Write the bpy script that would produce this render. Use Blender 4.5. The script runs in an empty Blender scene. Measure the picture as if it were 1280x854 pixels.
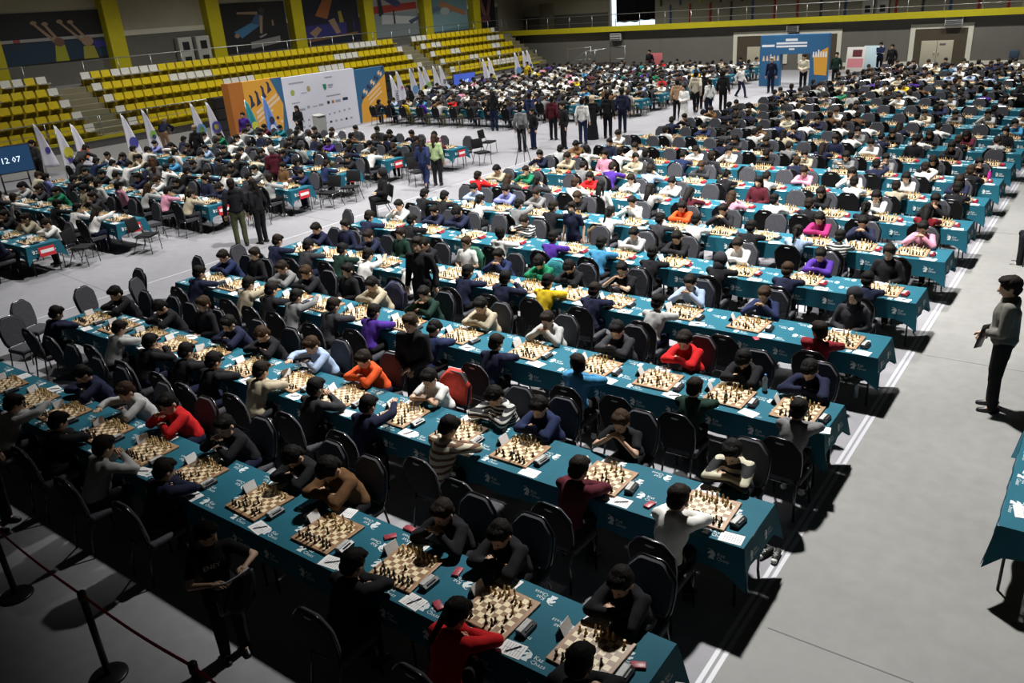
import bpy, bmesh, math, random
import numpy as np
from mathutils import Vector, Matrix, noise
random.seed(11)
sc = bpy.context.scene
C = sc.collection
R = math.radians

# ------------------------------------------------------------------ camera
FPX, YAW, PITCH, ROLL, CAMH = 1016.77, -0.654005, 0.394910, -0.0721326, 5.33914
def cam_axes():
    cy, sy, cp, sp = math.cos(YAW), math.sin(YAW), math.cos(PITCH), math.sin(PITCH)
    f = Vector((sy*cp, cy*cp, -sp)); r = Vector((cy, -sy, 0)); u = r.cross(f)
    cr, sr = math.cos(ROLL), math.sin(ROLL)
    return r*cr+u*sr, u*cr-r*sr, f
CR, CU, CF = cam_axes()
cd = bpy.data.cameras.new('camera'); cam = bpy.data.objects.new('camera', cd); C.objects.link(cam)
cd.sensor_width = 36; cd.lens = FPX/1280*36; cd.clip_end = 300
m = Matrix.Identity(4)
for i in range(3):
    m[i][0], m[i][1], m[i][2] = CR[i], CU[i], -CF[i]
m[2][3] = CAMH
cam.matrix_world = m
sc.camera = cam
# ------------------------------------------------------------------ light and exposure
sc.view_settings.view_transform = 'Standard'; sc.view_settings.look = 'None'
sc.view_settings.gamma = 1; sc.view_settings.use_curve_mapping = False
sc.view_settings.exposure = 0.0
w = bpy.data.worlds.new('bounce_fill'); sc.world = w; w.use_nodes = True
w.node_tree.nodes['Background'].inputs[0].default_value = (1.0, 0.96, 0.85, 1)
w.node_tree.nodes['Background'].inputs[1].default_value = 0.0075  # faint even glow added in place of light bounced inside the hall
def high_bay_and_fill(x, y, power, z=12.0, size=104, blend=.6):
    l = bpy.data.lights.new('high_bay_and_fill_light', 'SPOT'); l.energy = power; l.spot_size = R(size); l.spot_blend = blend
    l.shadow_soft_size = 0.28; l.color = (1.0, 0.985, 0.96)
    o = bpy.data.objects.new('high_bay_and_fill_light', l); C.objects.link(o); o.location = (x, y, z)
for _x in (-5.0, -12.5, -20.0, -27.5, -34.0):
    for _y, _p, _s in ((13.2, 13500, 91), (20.5, 7600, 84), (28.0, 5600, 84), (35.5, 5600, 84), (43.0, 5600, 90), (50.0, 4200, 108)):  # last row along Y is added to brighten the far wall
        if _x < -30 and _y < 20: continue
        if _x < -30: high_bay_and_fill(_x, _y, 2300, 12.0, 116)  # extra wide lamps, added to brighten the seat banks
        elif _x < -15: high_bay_and_fill(_x, _y, _p*(.30 if _y < 15 else .6 if _y < 24 else .85), 12.0, _s)
        else: high_bay_and_fill(_x, _y, _p*((.62 if _y < 15 else .85) if _x < -10 else 1), 12.0, _s, .4 if _y < 15 else .6)

# pixel helpers: a pixel gives a direction only; the plane it is cut with gives the distance
def ray(px, py): return CF + CR*((px-640)/FPX) - CU*((py-427)/FPX)
def onz(px, py, z=0.0):
    d = ray(px, py); t = (z-CAMH)/d.z; return Vector((d.x*t, d.y*t, z))
def onx(px, py, x):
    d = ray(px, py); t = x/d.x; return Vector((x, d.y*t, CAMH+d.z*t))
def ony(px, py, y):
    d = ray(px, py); t = y/d.y; return Vector((d.x*t, y, CAMH+d.z*t))
def pix(p):
    q = Vector(p)-Vector((0, 0, CAMH)); z = q.dot(CF)
    return (640+FPX*q.dot(CR)/z, 427-FPX*q.dot(CU)/z, z) if z > .1 else (-9999, -9999, z)

# ------------------------------------------------------------------ materials
MATS = {}
def mat(name, col, rough=.6, metal=0.0, var=0.0, scale=20.0, bump=0.0, objcol=False, emit=0.0, attr=False, spec=.5):
    if name in MATS: return MATS[name]
    M = bpy.data.materials.new(name); M.use_nodes = True; MATS[name] = M
    nt = M.node_tree; b = nt.nodes['Principled BSDF']
    b.inputs['Roughness'].default_value = rough; b.inputs['Metallic'].default_value = metal
    b.inputs['Specular IOR Level'].default_value = spec
    c = (*col, 1); b.inputs['Base Color'].default_value = c
    src = None
    if objcol: src = nt.nodes.new('ShaderNodeObjectInfo').outputs['Color']
    if attr:
        a = nt.nodes.new('ShaderNodeAttribute'); a.attribute_name = 'Col'; src = a.outputs['Color']
    if var > 0 or bump > 0:
        tc = nt.nodes.new('ShaderNodeTexCoord'); n = nt.nodes.new('ShaderNodeTexNoise')
        n.inputs['Scale'].default_value = scale; n.inputs['Detail'].default_value = 4
        nt.links.new(tc.outputs['Object'], n.inputs['Vector'])
        if var > 0:
            mp = nt.nodes.new('ShaderNodeMapRange'); mp.inputs[1].default_value = .25; mp.inputs[2].default_value = .75
            mp.inputs[3].default_value = 1-var; mp.inputs[4].default_value = 1+var
            nt.links.new(n.outputs['Fac'], mp.inputs[0])
            vm = nt.nodes.new('ShaderNodeVectorMath'); vm.operation = 'SCALE'
            if src is not None: nt.links.new(src, vm.inputs[0])
            else: vm.inputs[0].default_value = col
            nt.links.new(mp.outputs[0], vm.inputs['Scale']); src = vm.outputs[0]
        if bump > 0:
            bp = nt.nodes.new('ShaderNodeBump'); bp.inputs['Strength'].default_value = bump; bp.inputs['Distance'].default_value = .02
            nt.links.new(n.outputs['Fac'], bp.inputs['Height']); nt.links.new(bp.outputs[0], b.inputs['Normal'])
    if src is not None: nt.links.new(src, b.inputs['Base Color'])
    if emit > 0:
        b.inputs['Emission Color'].default_value = c; b.inputs['Emission Strength'].default_value = emit
    return M
def stripe_mat(name, c1, c2, scale):
    if name in MATS: return MATS[name]
    M = bpy.data.materials.new(name); M.use_nodes = True; MATS[name] = M
    nt = M.node_tree; b = nt.nodes['Principled BSDF']; b.inputs['Roughness'].default_value = .9
    tc = nt.nodes.new('ShaderNodeTexCoord'); wv = nt.nodes.new('ShaderNodeTexWave'); wv.bands_direction = 'Z'
    wv.inputs['Scale'].default_value = scale; wv.inputs['Distortion'].default_value = .6
    rp = nt.nodes.new('ShaderNodeValToRGB'); rp.color_ramp.interpolation = 'CONSTANT'
    rp.color_ramp.elements[0].color = (*c1, 1); rp.color_ramp.elements[1].color = (*c2, 1); rp.color_ramp.elements[1].position = .62
    nt.links.new(tc.outputs['Object'], wv.inputs['Vector']); nt.links.new(wv.outputs['Color'], rp.inputs[0]); nt.links.new(rp.outputs[0], b.inputs['Base Color'])
    return M

# ------------------------------------------------------------------ mesh builder
class MB:
    def __init__(s): s.v = []; s.f = []; s.m = []; s.sm = []
    def add(s, vs, fs, mi=0, smooth=False):
        o = len(s.v); s.v.extend([tuple(v) for v in vs])
        for f in fs: s.f.append(tuple(i+o for i in f)); s.m.append(mi); s.sm.append(smooth)
        return s
    def box(s, x0, x1, y0, y1, z0, z1, mi=0):
        return s.add([(x0,y0,z0),(x1,y0,z0),(x1,y1,z0),(x0,y1,z0),(x0,y0,z1),(x1,y0,z1),(x1,y1,z1),(x0,y1,z1)],
            [(0,3,2,1),(4,5,6,7),(0,1,5,4),(1,2,6,5),(2,3,7,6),(3,0,4,7)], mi)
    def bbox(s, x0, x1, y0, y1, z0, z1, b=.01, mi=0, smooth=True):
        bm = bmesh.new(); bmesh.ops.create_cube(bm, size=1)
        for v in bm.verts: v.co = Vector(((x0+x1)/2+v.co.x*(x1-x0), (y0+y1)/2+v.co.y*(y1-y0), (z0+z1)/2+v.co.z*(z1-z0)))
        bmesh.ops.bevel(bm, geom=bm.edges[:], offset=b, segments=2, affect='EDGES', profile=.5)
        s.frombm(bm, mi, smooth); bm.free(); return s
    def frombm(s, bm, mi=0, smooth=False):
        bm.verts.index_update(); s.add([v.co[:] for v in bm.verts], [[v.index for v in f.verts] for f in bm.faces], mi, smooth)
    def tube(s, pts, r, n=8, mi=0, closed=False, caps=True):
        pts = [Vector(p) for p in pts]; rs = r if isinstance(r, (list, tuple)) else [r]*len(pts)
        vs = []; prev = None; L = len(pts)
        for i, p in enumerate(pts):
            if closed: t = pts[(i+1) % L]-pts[i-1]
            else: t = pts[min(i+1, L-1)]-pts[max(i-1, 0)]
            t.normalize()
            if prev is None:
                a = Vector((0,0,1)) if abs(t.z) < .9 else Vector((1,0,0)); x = t.cross(a).normalized()
            else: x = (prev-t*prev.dot(t)).normalized()
            prev = x; y = t.cross(x)
            for k in range(n):
                an = 2*math.pi*k/n; vs.append(p+(x*math.cos(an)+y*math.sin(an))*rs[i])
        fs = []
        for i in range(L if closed else L-1):
            j = (i+1) % L
            for k in range(n): fs.append((i*n+k, i*n+(k+1) % n, j*n+(k+1) % n, j*n+k))
        if not closed and caps: fs.append(tuple(range(n-1, -1, -1))); fs.append(tuple(range((L-1)*n, L*n)))
        return s.add(vs, fs, mi, True)
    def lathe(s, prof, n=12, c=(0,0,0), mi=0, smooth=True):
        vs = []; fs = []; L = len(prof)
        for r, z in prof:
            for k in range(n):
                a = 2*math.pi*k/n; vs.append((c[0]+r*math.cos(a), c[1]+r*math.sin(a), c[2]+z))
        for i in range(L-1):
            for k in range(n): fs.append((i*n+k, i*n+(k+1) % n, (i+1)*n+(k+1) % n, (i+1)*n+k))
        fs.append(tuple(range(n-1, -1, -1))); fs.append(tuple(range((L-1)*n, L*n)))
        return s.add(vs, fs, mi, smooth)
    def prism(s, poly, axis, a0, a1, mi=0):
        # poly: 2D outline; axis = extrusion axis 'x','y','z'
        def P(u, v, a): return {'x': (a,u,v), 'y': (u,a,v), 'z': (u,v,a)}[axis]
        n = len(poly); vs = [P(u,v,a0) for u, v in poly]+[P(u,v,a1) for u, v in poly]
        fs = [tuple(range(n-1,-1,-1)), tuple(range(n,2*n))]+[(i,(i+1) % n,n+(i+1) % n,n+i) for i in range(n)]
        return s.add(vs, fs, mi)
    def cap(s, p0, r0, p1, r1, n=10, mi=0):
        p0 = Vector(p0); p1 = Vector(p1); d = p1-p0; L = max(d.length, 1e-5); d = d/L
        pts = []; rs = []
        for a in (-85, -50, -20): pts.append(p0+d*(r0*math.sin(R(a)))); rs.append(r0*math.cos(R(a)))
        for a in (20, 50, 85): pts.append(p1+d*(r1*math.sin(R(a)))); rs.append(r1*math.cos(R(a)))
        return s.tube(pts, rs, n, mi)
    def ell(s, c, r, M=None, n=12, rings=8, mi=0):
        vs = []; fs = []
        for i in range(rings+1):
            th = math.pi*(i+.02)/(rings+.04)
            for k in range(n):
                a = 2*math.pi*k/n; p = Vector((r[0]*math.sin(th)*math.cos(a), r[1]*math.sin(th)*math.sin(a), r[2]*math.cos(th)))
                if M is not None: p = M @ p
                vs.append(p+Vector(c))
        for i in range(rings):
            for k in range(n): fs.append((i*n+k, (i+1)*n+k, (i+1)*n+(k+1) % n, i*n+(k+1) % n))
        fs.append(tuple(range(n))); fs.append(tuple(range((rings+1)*n-1, rings*n-1, -1)))
        return s.add(vs, fs, mi, True)
    def xf(s, M): s.v = [tuple(M @ Vector(v)) for v in s.v]; return s
    def join(s, o, M=None, mi=None):
        k = len(s.v); s.v += [tuple(M @ Vector(v)) if M is not None else v for v in o.v]
        s.f += [tuple(i+k for i in f) for f in o.f]; s.m += [mi if mi is not None else q for q in o.m]; s.sm += o.sm; return s
    def mesh(s, name, mats):
        me = bpy.data.meshes.new(name); me.from_pydata(s.v, [], s.f)
        for a in (mats if isinstance(mats, (list, tuple)) else [mats]): me.materials.append(a)
        me.polygons.foreach_set('material_index', s.m); me.polygons.foreach_set('use_smooth', s.sm); me.update(); return me
    def build(s, name, mats, parent=None): return link(name, s.mesh(name, mats), parent)
def link(name, me, parent=None, loc=None, rz=0.0):
    o = bpy.data.objects.new(name, me); C.objects.link(o)
    if parent is not None: o.parent = parent
    if loc is not None: o.location = loc
    if rz: o.rotation_euler = (0, 0, rz)
    return o
def tag(o, label=None, cat=None, group=None, kind=None):
    if label: o['label'] = label
    if cat: o['category'] = cat
    if group: o['group'] = group
    if kind: o['kind'] = kind
    return o
def thing(name, label, cat, loc=(0,0,0), rz=0.0, group=None):
    o = link(name, None, None, loc, rz); return tag(o, label, cat, group)
ORD = ['zeroth','first','second','third','fourth','fifth','sixth','seventh','eighth','ninth','tenth','eleventh','twelfth','thirteenth','fourteenth',
       'fifteenth','sixteenth','seventeenth','eighteenth','nineteenth','twentieth','twenty-first','twenty-second','twenty-third']
# ================================================================== the hall
YEL = mat('yellow_paint', (.46,.40,.005), .55, var=.06, scale=3)
GREYW = mat('dark_grey_wall', (.125,.118,.098), .8, var=.06, scale=2)
BEIGEW = mat('beige_wall', (.36,.335,.25), .85, var=.05, scale=1.5)
WHITEW = mat('white_trim_paint', (.60,.58,.47), .6, var=.04, scale=3)
BROWNW = mat('brown_recess_panel', (.06,.045,.025), .7, var=.08, scale=4)
REDBR = mat('red_brown_base', (.13,.06,.035), .7, var=.08, scale=4)
GREYC = mat('grey_concrete', (.19,.185,.18), .85, var=.08, scale=4, bump=.15)
OLIVE = mat('olive_step_paint', (.19,.16,.05), .75, var=.1, scale=5)
DKYEL = mat('ochre_riser', (.34,.26,.01), .65, var=.15, scale=6)
STEEL = mat('brushed_steel', (.42,.43,.42), .35, .8, var=.05)
BLACKM = mat('black_metal', (.012,.012,.013), .38, .3)
BLACKP = mat('black_plastic', (.012,.012,.014), .5)
# floor: vinyl field under the tables, a smoother warmer walkway beyond the taped line, seams
def floor_mat():
    M = bpy.data.materials.new('hall_floor_vinyl'); M.use_nodes = True; nt = M.node_tree; b = nt.nodes['Principled BSDF']
    N = nt.nodes.new; Lk = nt.links.new
    tc = N('ShaderNodeTexCoord'); sp = N('ShaderNodeSeparateXYZ'); Lk(tc.outputs['Object'], sp.inputs[0])
    n1 = N('ShaderNodeTexNoise'); n1.inputs['Scale'].default_value = .7; n1.inputs['Detail'].default_value = 6; Lk(tc.outputs['Object'], n1.inputs['Vector'])
    n2 = N('ShaderNodeTexNoise'); n2.inputs['Scale'].default_value = 6; n2.inputs['Detail'].default_value = 5; Lk(tc.outputs['Object'], n2.inputs['Vector'])
    gt = N('ShaderNodeMath'); gt.operation = 'GREATER_THAN'; gt.inputs[1].default_value = -2.0; Lk(sp.outputs['X'], gt.inputs[0])
    mx = N('ShaderNodeMix'); mx.data_type = 'RGBA'; mx.inputs['A'].default_value = (.25,.247,.262,1); mx.inputs['B'].default_value = (.235,.233,.222,1)
    Lk(gt.outputs[0], mx.inputs['Factor'])
    ad = N('ShaderNodeMath'); ad.operation = 'ADD'; Lk(n1.outputs['Fac'], ad.inputs[0]); Lk(n2.outputs['Fac'], ad.inputs[1])
    mr = N('ShaderNodeMapRange'); mr.inputs[1].default_value = .6; mr.inputs[2].default_value = 1.4; mr.inputs[3].default_value = .86; mr.inputs[4].default_value = 1.12; Lk(ad.outputs[0], mr.inputs[0])
    vm = N('ShaderNodeVectorMath'); vm.operation = 'SCALE'; Lk(mx.outputs['Result'], vm.inputs[0]); Lk(mr.outputs[0], vm.inputs['Scale'])
    Lk(vm.outputs[0], b.inputs['Base Color'])
    rr = N('ShaderNodeMapRange'); rr.inputs[3].default_value = .55; rr.inputs[4].default_value = .72; Lk(n2.outputs['Fac'], rr.inputs[0]); Lk(rr.outputs[0], b.inputs['Roughness'])
    b.inputs['Specular IOR Level'].default_value = .22
    return M
fl = MB(); fl.box(-46, 14, -8, 60, -.2, 0); floor = tag(fl.build('floor', floor_mat()), kind='structure')
SEAM = mat('floor_seam', (.13,.125,.12), .8); TAPE = mat('white_floor_tape', (.44,.44,.47), .5)
def strip(p0, p1, wd, h, mt, nm):
    a = Vector((p0[0], p0[1], 0)); b = Vector((p1[0], p1[1], 0)); d = (b-a).normalized(); n = Vector((-d.y, d.x, 0))*wd/2
    mb = MB(); mb.add([a-n, a+n, b+n, b-n, (a-n)+Vector((0,0,h)), (a+n)+Vector((0,0,h)), (b+n)+Vector((0,0,h)), (b-n)+Vector((0,0,h))],
        [(4,7,6,5),(0,1,5,4),(1,2,6,5),(2,3,7,6),(3,0,4,7)]); return mb.build(nm, mt, floor)
for dx in (-.035, .035): strip((-2.02+dx, -7), (-2.02+dx, 54), .042, .003, TAPE, 'floor_tape')
strip((-17.35, 2), (-17.1, 28), .05, .003, TAPE, 'floor_tape')
for a, b in (((960,785),(1142,854)),): strip(onz(*a)[:2], onz(*b)[:2], .012, .002, SEAM, 'floor_seam')
for y in (2.1, 8.7, 15.3, 21.9): strip((-16.9, y-.4), (-36, y+1.4), .012, .002, SEAM, 'floor_seam')
for y in (12.6, 20.0, 27.0): strip((-1.9, y), (10, y), .012, .002, SEAM, 'floor_seam')

# ---- far wall (Y = 56): grey, white stripe, door recesses, mezzanine edge
FY = 56.0
wf = MB(); wf.box(-46, 14, FY, FY+.3, 0, 2.85); wall_far = tag(wf.build('wall_far', GREYW), kind='structure')
mb = MB(); mb.box(-46, 14, FY-.35, FY+6, 2.85, 3.02); mez = tag(mb.build('trim_1', GREYW), kind='structure')
mb = MB(); mb.box(-46, 14, FY-.38, FY-.2, 2.84, 3.2); mb.build('mezzanine_edge', YEL, mez)
def frame(x0, x1, zt, th, zb=.4, wl=True, wr=True):
    mb = MB(); mb.box(x0, x1, FY-.05, FY+.02, zt-th, zt)
    if wl: mb.box(x0, x0+th, FY-.05, FY+.02, zb, zt-th)
    if wr: mb.box(x1-th, x1, FY-.05, FY+.02, zb, zt-th)
    mb.build('door_surround', WHITEW, wall_far)
    m2 = MB(); m2.box(x0+th, x1-th, FY-.03, FY+.02, 0, zt-th); m2.build('recess_panel', BROWNW, wall_far)
frame(-22.3, -18.6, 2.45, .27); frame(-17.9, -15.25, 2.42, .27); frame(-11.3, -7.95, 2.5, .27)
BDOOR = mat('beige_door', (.40,.37,.27), .55, var=.03)
def double_door(name, x0, x1, zt):
    d = thing(name, None, None, (0,0,0)); tag(d, kind='structure')
    xm = (x0+x1)/2
    for a, b in ((x0, xm-.01), (xm+.01, x1)):
        q = MB(); q.bbox(a, b, FY-.075, FY-.028, 0, zt, .01); lf = q.build('door_leaf', BDOOR, d)
        hx = xm+(-.12 if a == x0 else .12); q = MB(); q.tube([(hx, FY-.12, .75), (hx, FY-.12, .95)], .015, 6); q.box(hx-.01, hx+.01, FY-.12, FY-.07, .84, .86); q.build('handle', STEEL, lf)
    return d
double_door('door_1', -21.3, -19.55, 1.5); double_door('door_2', -10.62, -8.9, 1.57)
q = MB(); q.box(-9.62, -9.3, FY-.085, FY-.074, 1.3, 1.4); q.build('sign_plate', mat('sign_grey', (.1,.11,.12), .5), wall_far)
for a, b in ((-46,-22.3),(-15.25,-11.3),(-7.95,14)):
    q = MB(); q.box(a, b, FY-.05, FY+.02, .18, .40); q.build('wall_stripe', WHITEW, wall_far)
    q = MB(); q.box(a, b, FY-.03, FY+.02, 0, .18); q.build('base_strip', REDBR, wall_far)
# upper wall behind the mezzanine
UY = 59.5
up = MB(); up.box(-46, -33.75, UY, UY+.3, 3, 8); up.box(-29.9, 14, UY, UY+.3, 3, 8); up.box(-33.75, -29.9, UY, UY+.3, 7.2, 8)
wall_up = tag(up.build('wall_far_upper', BEIGEW), kind='structure')
q = MB(); q.box(-46, -33.9, UY-.03, UY, 3.02, 4.1); q.build('wainscot', GREYW, wall_up)
q = MB(); q.bbox(-40.3, -38.9, UY-.08, UY-.02, 3.02, 5.0, .02); dd = tag(q.build('door_3', mat('drab_door', (.24,.21,.15), .6)), kind='structure')
q = MB(); q.tube([(-39.1, UY-.14, 4.0), (-39.1, UY-.14, 4.15)], .02, 6); q.build('handle', STEEL, dd)
# window opening with dark curtain and strips of daylight
wn = MB(); wn.box(-33.9, -29.7, UY+.5, UY+.55, 3.02, 7.3)
win = tag(wn.build('window_1', mat('daylight_glass', (.75,.88,1.0), .4, emit=1.3)), kind='structure')
q = MB(); n = 26; vs = []; fs = []
for i in range(n+1):
    x = -33.3+3.45*i/n; y = UY+.2+.05*math.sin(i*1.9); z0 = 3.30+.03*math.sin(i*.9)+.09*(i > n*.55)
    vs += [(x, y, z0), (x, y, 7.3)]
for i in range(n): fs.append((2*i, 2*i+2, 2*i+3, 2*i+1))
q.add(vs, fs, 0, True); cu = q.build('curtain', mat('black_curtain', (.008,.008,.012), .95), win)
cu.modifiers.new('thick', 'SOLIDIFY').thickness = .02
# coloured upright bars on the upper wall
cols = {'bar_red': (.38,.03,.015), 'bar_yellow': (.50,.42,.02), 'bar_blue': (.03,.10,.24), 'bar_grey': (.05,.055,.055)}
seq = ['bar_grey','bar_red','bar_grey','bar_blue','bar_yellow','bar_grey','bar_blue','bar_red']
bar_me = {}
for k, c in cols.items():
    q = MB(); q.box(-.07, .07, -.03, .03, 0, 1.3); bar_me[k] = q.mesh('wall_bar', mat(k, c, .5))
for i in range(46):
    x = -29.4+i*.78; k = seq[(i*3) % 8]
    link('wall_bar', bar_me[k], wall_up, (x, UY-.04, 3.05+(.0 if i % 2 else 1.25)))
for x in (-14.6, -13.7):
    q = MB(); q.bbox(x-.35, x+.35, UY-.6, UY-.3, 3.02, 4.5, .03); s_ = q.build('loudspeaker_stack', mat('white_cabinet', (.4,.39,.34), .5))
    for z in (3.4, 4.1):
        q = MB(); q.box(x-.16, x+.16, UY-.63, UY-.59, z-.2, z+.2); q.build('speaker_mesh', BLACKP, s_)
    tag(s_, 'white upright speaker cabinet with square black cones on mezzanine', 'speaker', 'speaker cabinets on the mezzanine')
# railings
def railing(pts, h, label, step=1.6, mids=1, r=.022):
    t = thing('guard_rail', label, 'railing', (0,0,0))
    pts = [Vector(p) for p in pts]
    q = MB(); q.tube([p+Vector((0,0,h)) for p in pts], r*1.2, 6); q.build('top_rail', STEEL, t)
    for k in range(mids):
        q = MB(); q.tube([p+Vector((0,0,h*(k+1)/(mids+1))) for p in pts], r*.6, 5); q.build('mid_rail', STEEL, t)
    pm = MB(); pm.tube([(0,0,-.02),(0,0,h)], r, 6); me = pm.mesh('post', STEEL)
    for a, b in zip(pts[:-1], pts[1:]):
        L = (b-a).length; n = max(1, int(L/step))
        for i in range(n+1): link('post', me, t, a+(b-a)*(i/n))
    return t
railing([(-41, FY-.25, 3.02), (12, FY-.25, 3.02)], .98, 'steel guard rail along the yellow mezzanine edge on the far wall', 1.9)
# things on the far wall
def wall_box(x, z, wx, hz, label, slats=5):
    q = MB(); q.bbox(x-wx/2, x+wx/2, FY-.3, FY-.055, z-hz/2, z+hz/2, .02); o = q.build('air_unit', mat('pale_unit', (.42,.42,.4), .5))
    for i in range(slats):
        zz = z-hz/2+hz*(i+.5)/slats; q = MB(); q.box(x-wx/2+.05, x+wx/2-.05, FY-.32, FY-.29, zz-.02, zz+.02); q.build('slat', BLACKP, o)
    tag(o, label, 'air unit')
wall_box(-18.3, 2.55, .75, .42, 'grey louvred box over the first white door surround behind blue arch')
wall_box(-9.0, 2.62, .95, .5, 'grey louvred box over the pale double door on the far wall')
wall_box(-31.2, 2.45, .9, .5, 'small louvred box high on bare grey far wall', 3)
q = MB(); q.bbox(-5.95, -5.5, FY-.3, FY-.05, .55, .95, .02); hp = q.build('basketball_control_box', mat('slate_blue', (.03,.06,.09), .5)); tag(hp, 'dark blue box mounted on the white stripe of far wall', 'box')

# ---- left wall with pillars, posters, walkway and bleachers
LX = -42.0
wl = MB(); wl.box(LX-.3, LX, -8, 60, 0, 11); wall_left = tag(wl.build('wall_left', BEIGEW), kind='structure')
q = MB(); q.box(LX, LX+.03, -8, 56, 3.0, 5.05); tag(q.build('trim_2', GREYW), kind='structure')
q = MB(); q.box(LX, LX+.035, -8, 56, 5.05, 5.3); tag(q.build('trim_11', WHITEW), kind='structure')
pm = MB(); pm.bbox(-.15, .55, -.42, .42, 0, 8, .02, smooth=False); pme = pm.mesh('pillar', YEL)
for i, y in enumerate((17.6, 23.55, 29.4, 35.25, 41.25, 47.1, 52.7)):
    tag(link('trim_%d' % (i+3), pme, None, (LX, y, 3.0)), kind='structure')
WALKZ = 3.05
q = MB(); q.box(LX, -40.4, -8, FY-.4, 0, WALKZ); tag(q.build('floor_walkway', GREYC), kind='structure')
# posters: flat prints built from simple coloured shapes
def poster(y0, y1, z0, z1, bg, shapes, label):
    q = MB(); q.box(LX+.03, LX+.06, y0, y1, z0, z1); o = q.build('sports_poster', mat('print_'+label[:14], bg, .6)); tag(o, label, 'poster')
    for i, (col, pts) in enumerate(shapes):
        P = [(y0+(y1-y0)*u, z0+(z1-z0)*v) for u, v in pts]
        k = LX+.061+.0015*(i+1); q = MB(); q.add([(k, a, b) for a, b in P], [tuple(range(len(P)))])
        q.build('printed_shape', mat('ink_%d_%d_%d' % tuple(int(c*255) for c in col), col, .6), o)
def limb(p, q, w): 
    d = Vector((q[0]-p[0], q[1]-p[1])); n = Vector((-d.y, d.x)).normalized()*w/2
    return [(p[0]-n.x, p[1]-n.y), (q[0]-n.x*.7, q[1]-n.y*.7), (q[0]+n.x*.7, q[1]+n.y*.7), (p[0]+n.x, p[1]+n.y)]
def disc(c, rx, ry, n=12): return [(c[0]+rx*math.cos(6.283*i/n), c[1]+ry*math.sin(6.283*i/n)) for i in range(n)]
SK = (.30,.20,.13)
poster(18.05, 23.15, 4.1, 6.35, (.012,.012,.014), [((.012,.035,.06),[(0,0),(1,.05),(1,.42),(0,.42)]), ((.32,.32,.31),[(0,.44),(1,.44),(1,.5),(0,.5)]), ((.3,.06,.05),[(.14,.44),(.2,.44),(.2,.5),(.14,.5)]),
   (SK, limb((.52,.40),(.36,.78),.04)), (SK, limb((.56,.38),(.46,.74),.04)), (SK, disc((.36,.8),.03,.04)), (SK, disc((.46,.77),.03,.04)), ((.30,.31,.02), limb((.54,.02),(.55,.34),.13)), ((.16,.08,.05), disc((.55,.40),.05,.09)),
   (SK, limb((.77,.40),(.60,.78),.035)), (SK, limb((.82,.42),(.70,.76),.035)), (SK, disc((.6,.8),.03,.04)), (SK, disc((.7,.78),.03,.04)), ((.30,.27,.03), limb((.82,.02),(.82,.28),.15)), (SK, disc((.82,.38),.06,.1)), ((.03,.03,.2), limb((.88,.3),(1,.3),.16))],
   'dark poster of two volleyball players reaching over a net')
poster(29.95, 34.7, 3.65, 6.3, (.012,.012,.016), [((.05,.17,.30), limb((.24,.36),(.55,.58),.17)), ((.04,.09,.18), limb((.52,.55),(.60,.75),.15)), (SK, limb((.57,.78),(.27,.80),.06)), (SK, limb((.62,.72),(.58,.36),.05)), ((.05,.04,.04), disc((.64,.82),.045,.07)),
   (SK, disc((.22,.35),.035,.05)), ((.22,.22,.21),[(.40,.06),(.86,.14),(.86,.28),(.40,.20)]), ((.25,.25,.24), limb((.55,.28),(.66,.34),.04)), (SK, limb((.78,.5),(.78,.62),.03))],
   'dark poster of a gymnast in blue on a pommel horse')
poster(35.9, 40.7, 3.65, 6.5, (.01,.012,.03), [((.03,.03,.16),[(0,.1),(.9,.16),(.9,.42),(0,.40)]), ((.30,.10,.03), limb((.33,.55),(.50,.96),.22)), (SK, limb((.50,.5),(.60,.2),.12)), ((.28,.24,.03), limb((.68,.42),(.66,.66),.08)), ((.012,.012,.015), limb((.82,.1),(.82,1),.14)), (SK, limb((.14,.2),(.28,.34),.14)), ((.18,.09,.03),[(.02,.06),(.95,.16),(.95,.2),(.02,.11)])],
   'poster of wrestlers in red and yellow on blue mat')
poster(41.8, 46.5, 3.65, 6.4, (.20,.24,.24), [((.28,.28,.29),[(0,.55),(1,.55),(1,1),(0,1)]), ((.30,.03,.02),[(.02,.55),(.98,.62),(.98,.78),(.02,.72)]), ((.02,.02,.025), limb((.22,.5),(.2,1),.1)), ((.45,.46,.46), limb((.22,.42),(.95,.35),.22)), ((.04,.05,.13), limb((.35,.95),(.6,.72),.2)), ((.02,.02,.025), limb((.48,.3),(.48,.62),.04)), ((.05,.06,.12), limb((.8,.3),(1,.4),.1))],
   'poster of judo fighters in white on pale mat')
poster(47.6, 52.1, 3.65, 6.3, (.12,.22,.24), [((.18,.30,.33),[(0,.0),(1,.1),(1,.5),(0,.45)]), ((.34,.15,.08), limb((.3,.72),(.95,.42),.16)), ((.08,.13,.20), limb((.05,.55),(.3,.6),.15)), ((.34,.38,.38), disc((.42,.52),.12,.1))],
   'pale blue poster of a swimmer in the water')
poster(53.1, 55.6, 3.6, 6.1, (.02,.012,.02), [((.22,.10,.09), limb((.2,.9),(.5,.3),.2)), ((.20,.08,.08), limb((.8,.95),(.6,.35),.18)), ((.13,.05,.06), disc((.5,.25),.25,.12))],
   'dark poster of grappling athletes beside the wall corner')
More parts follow.
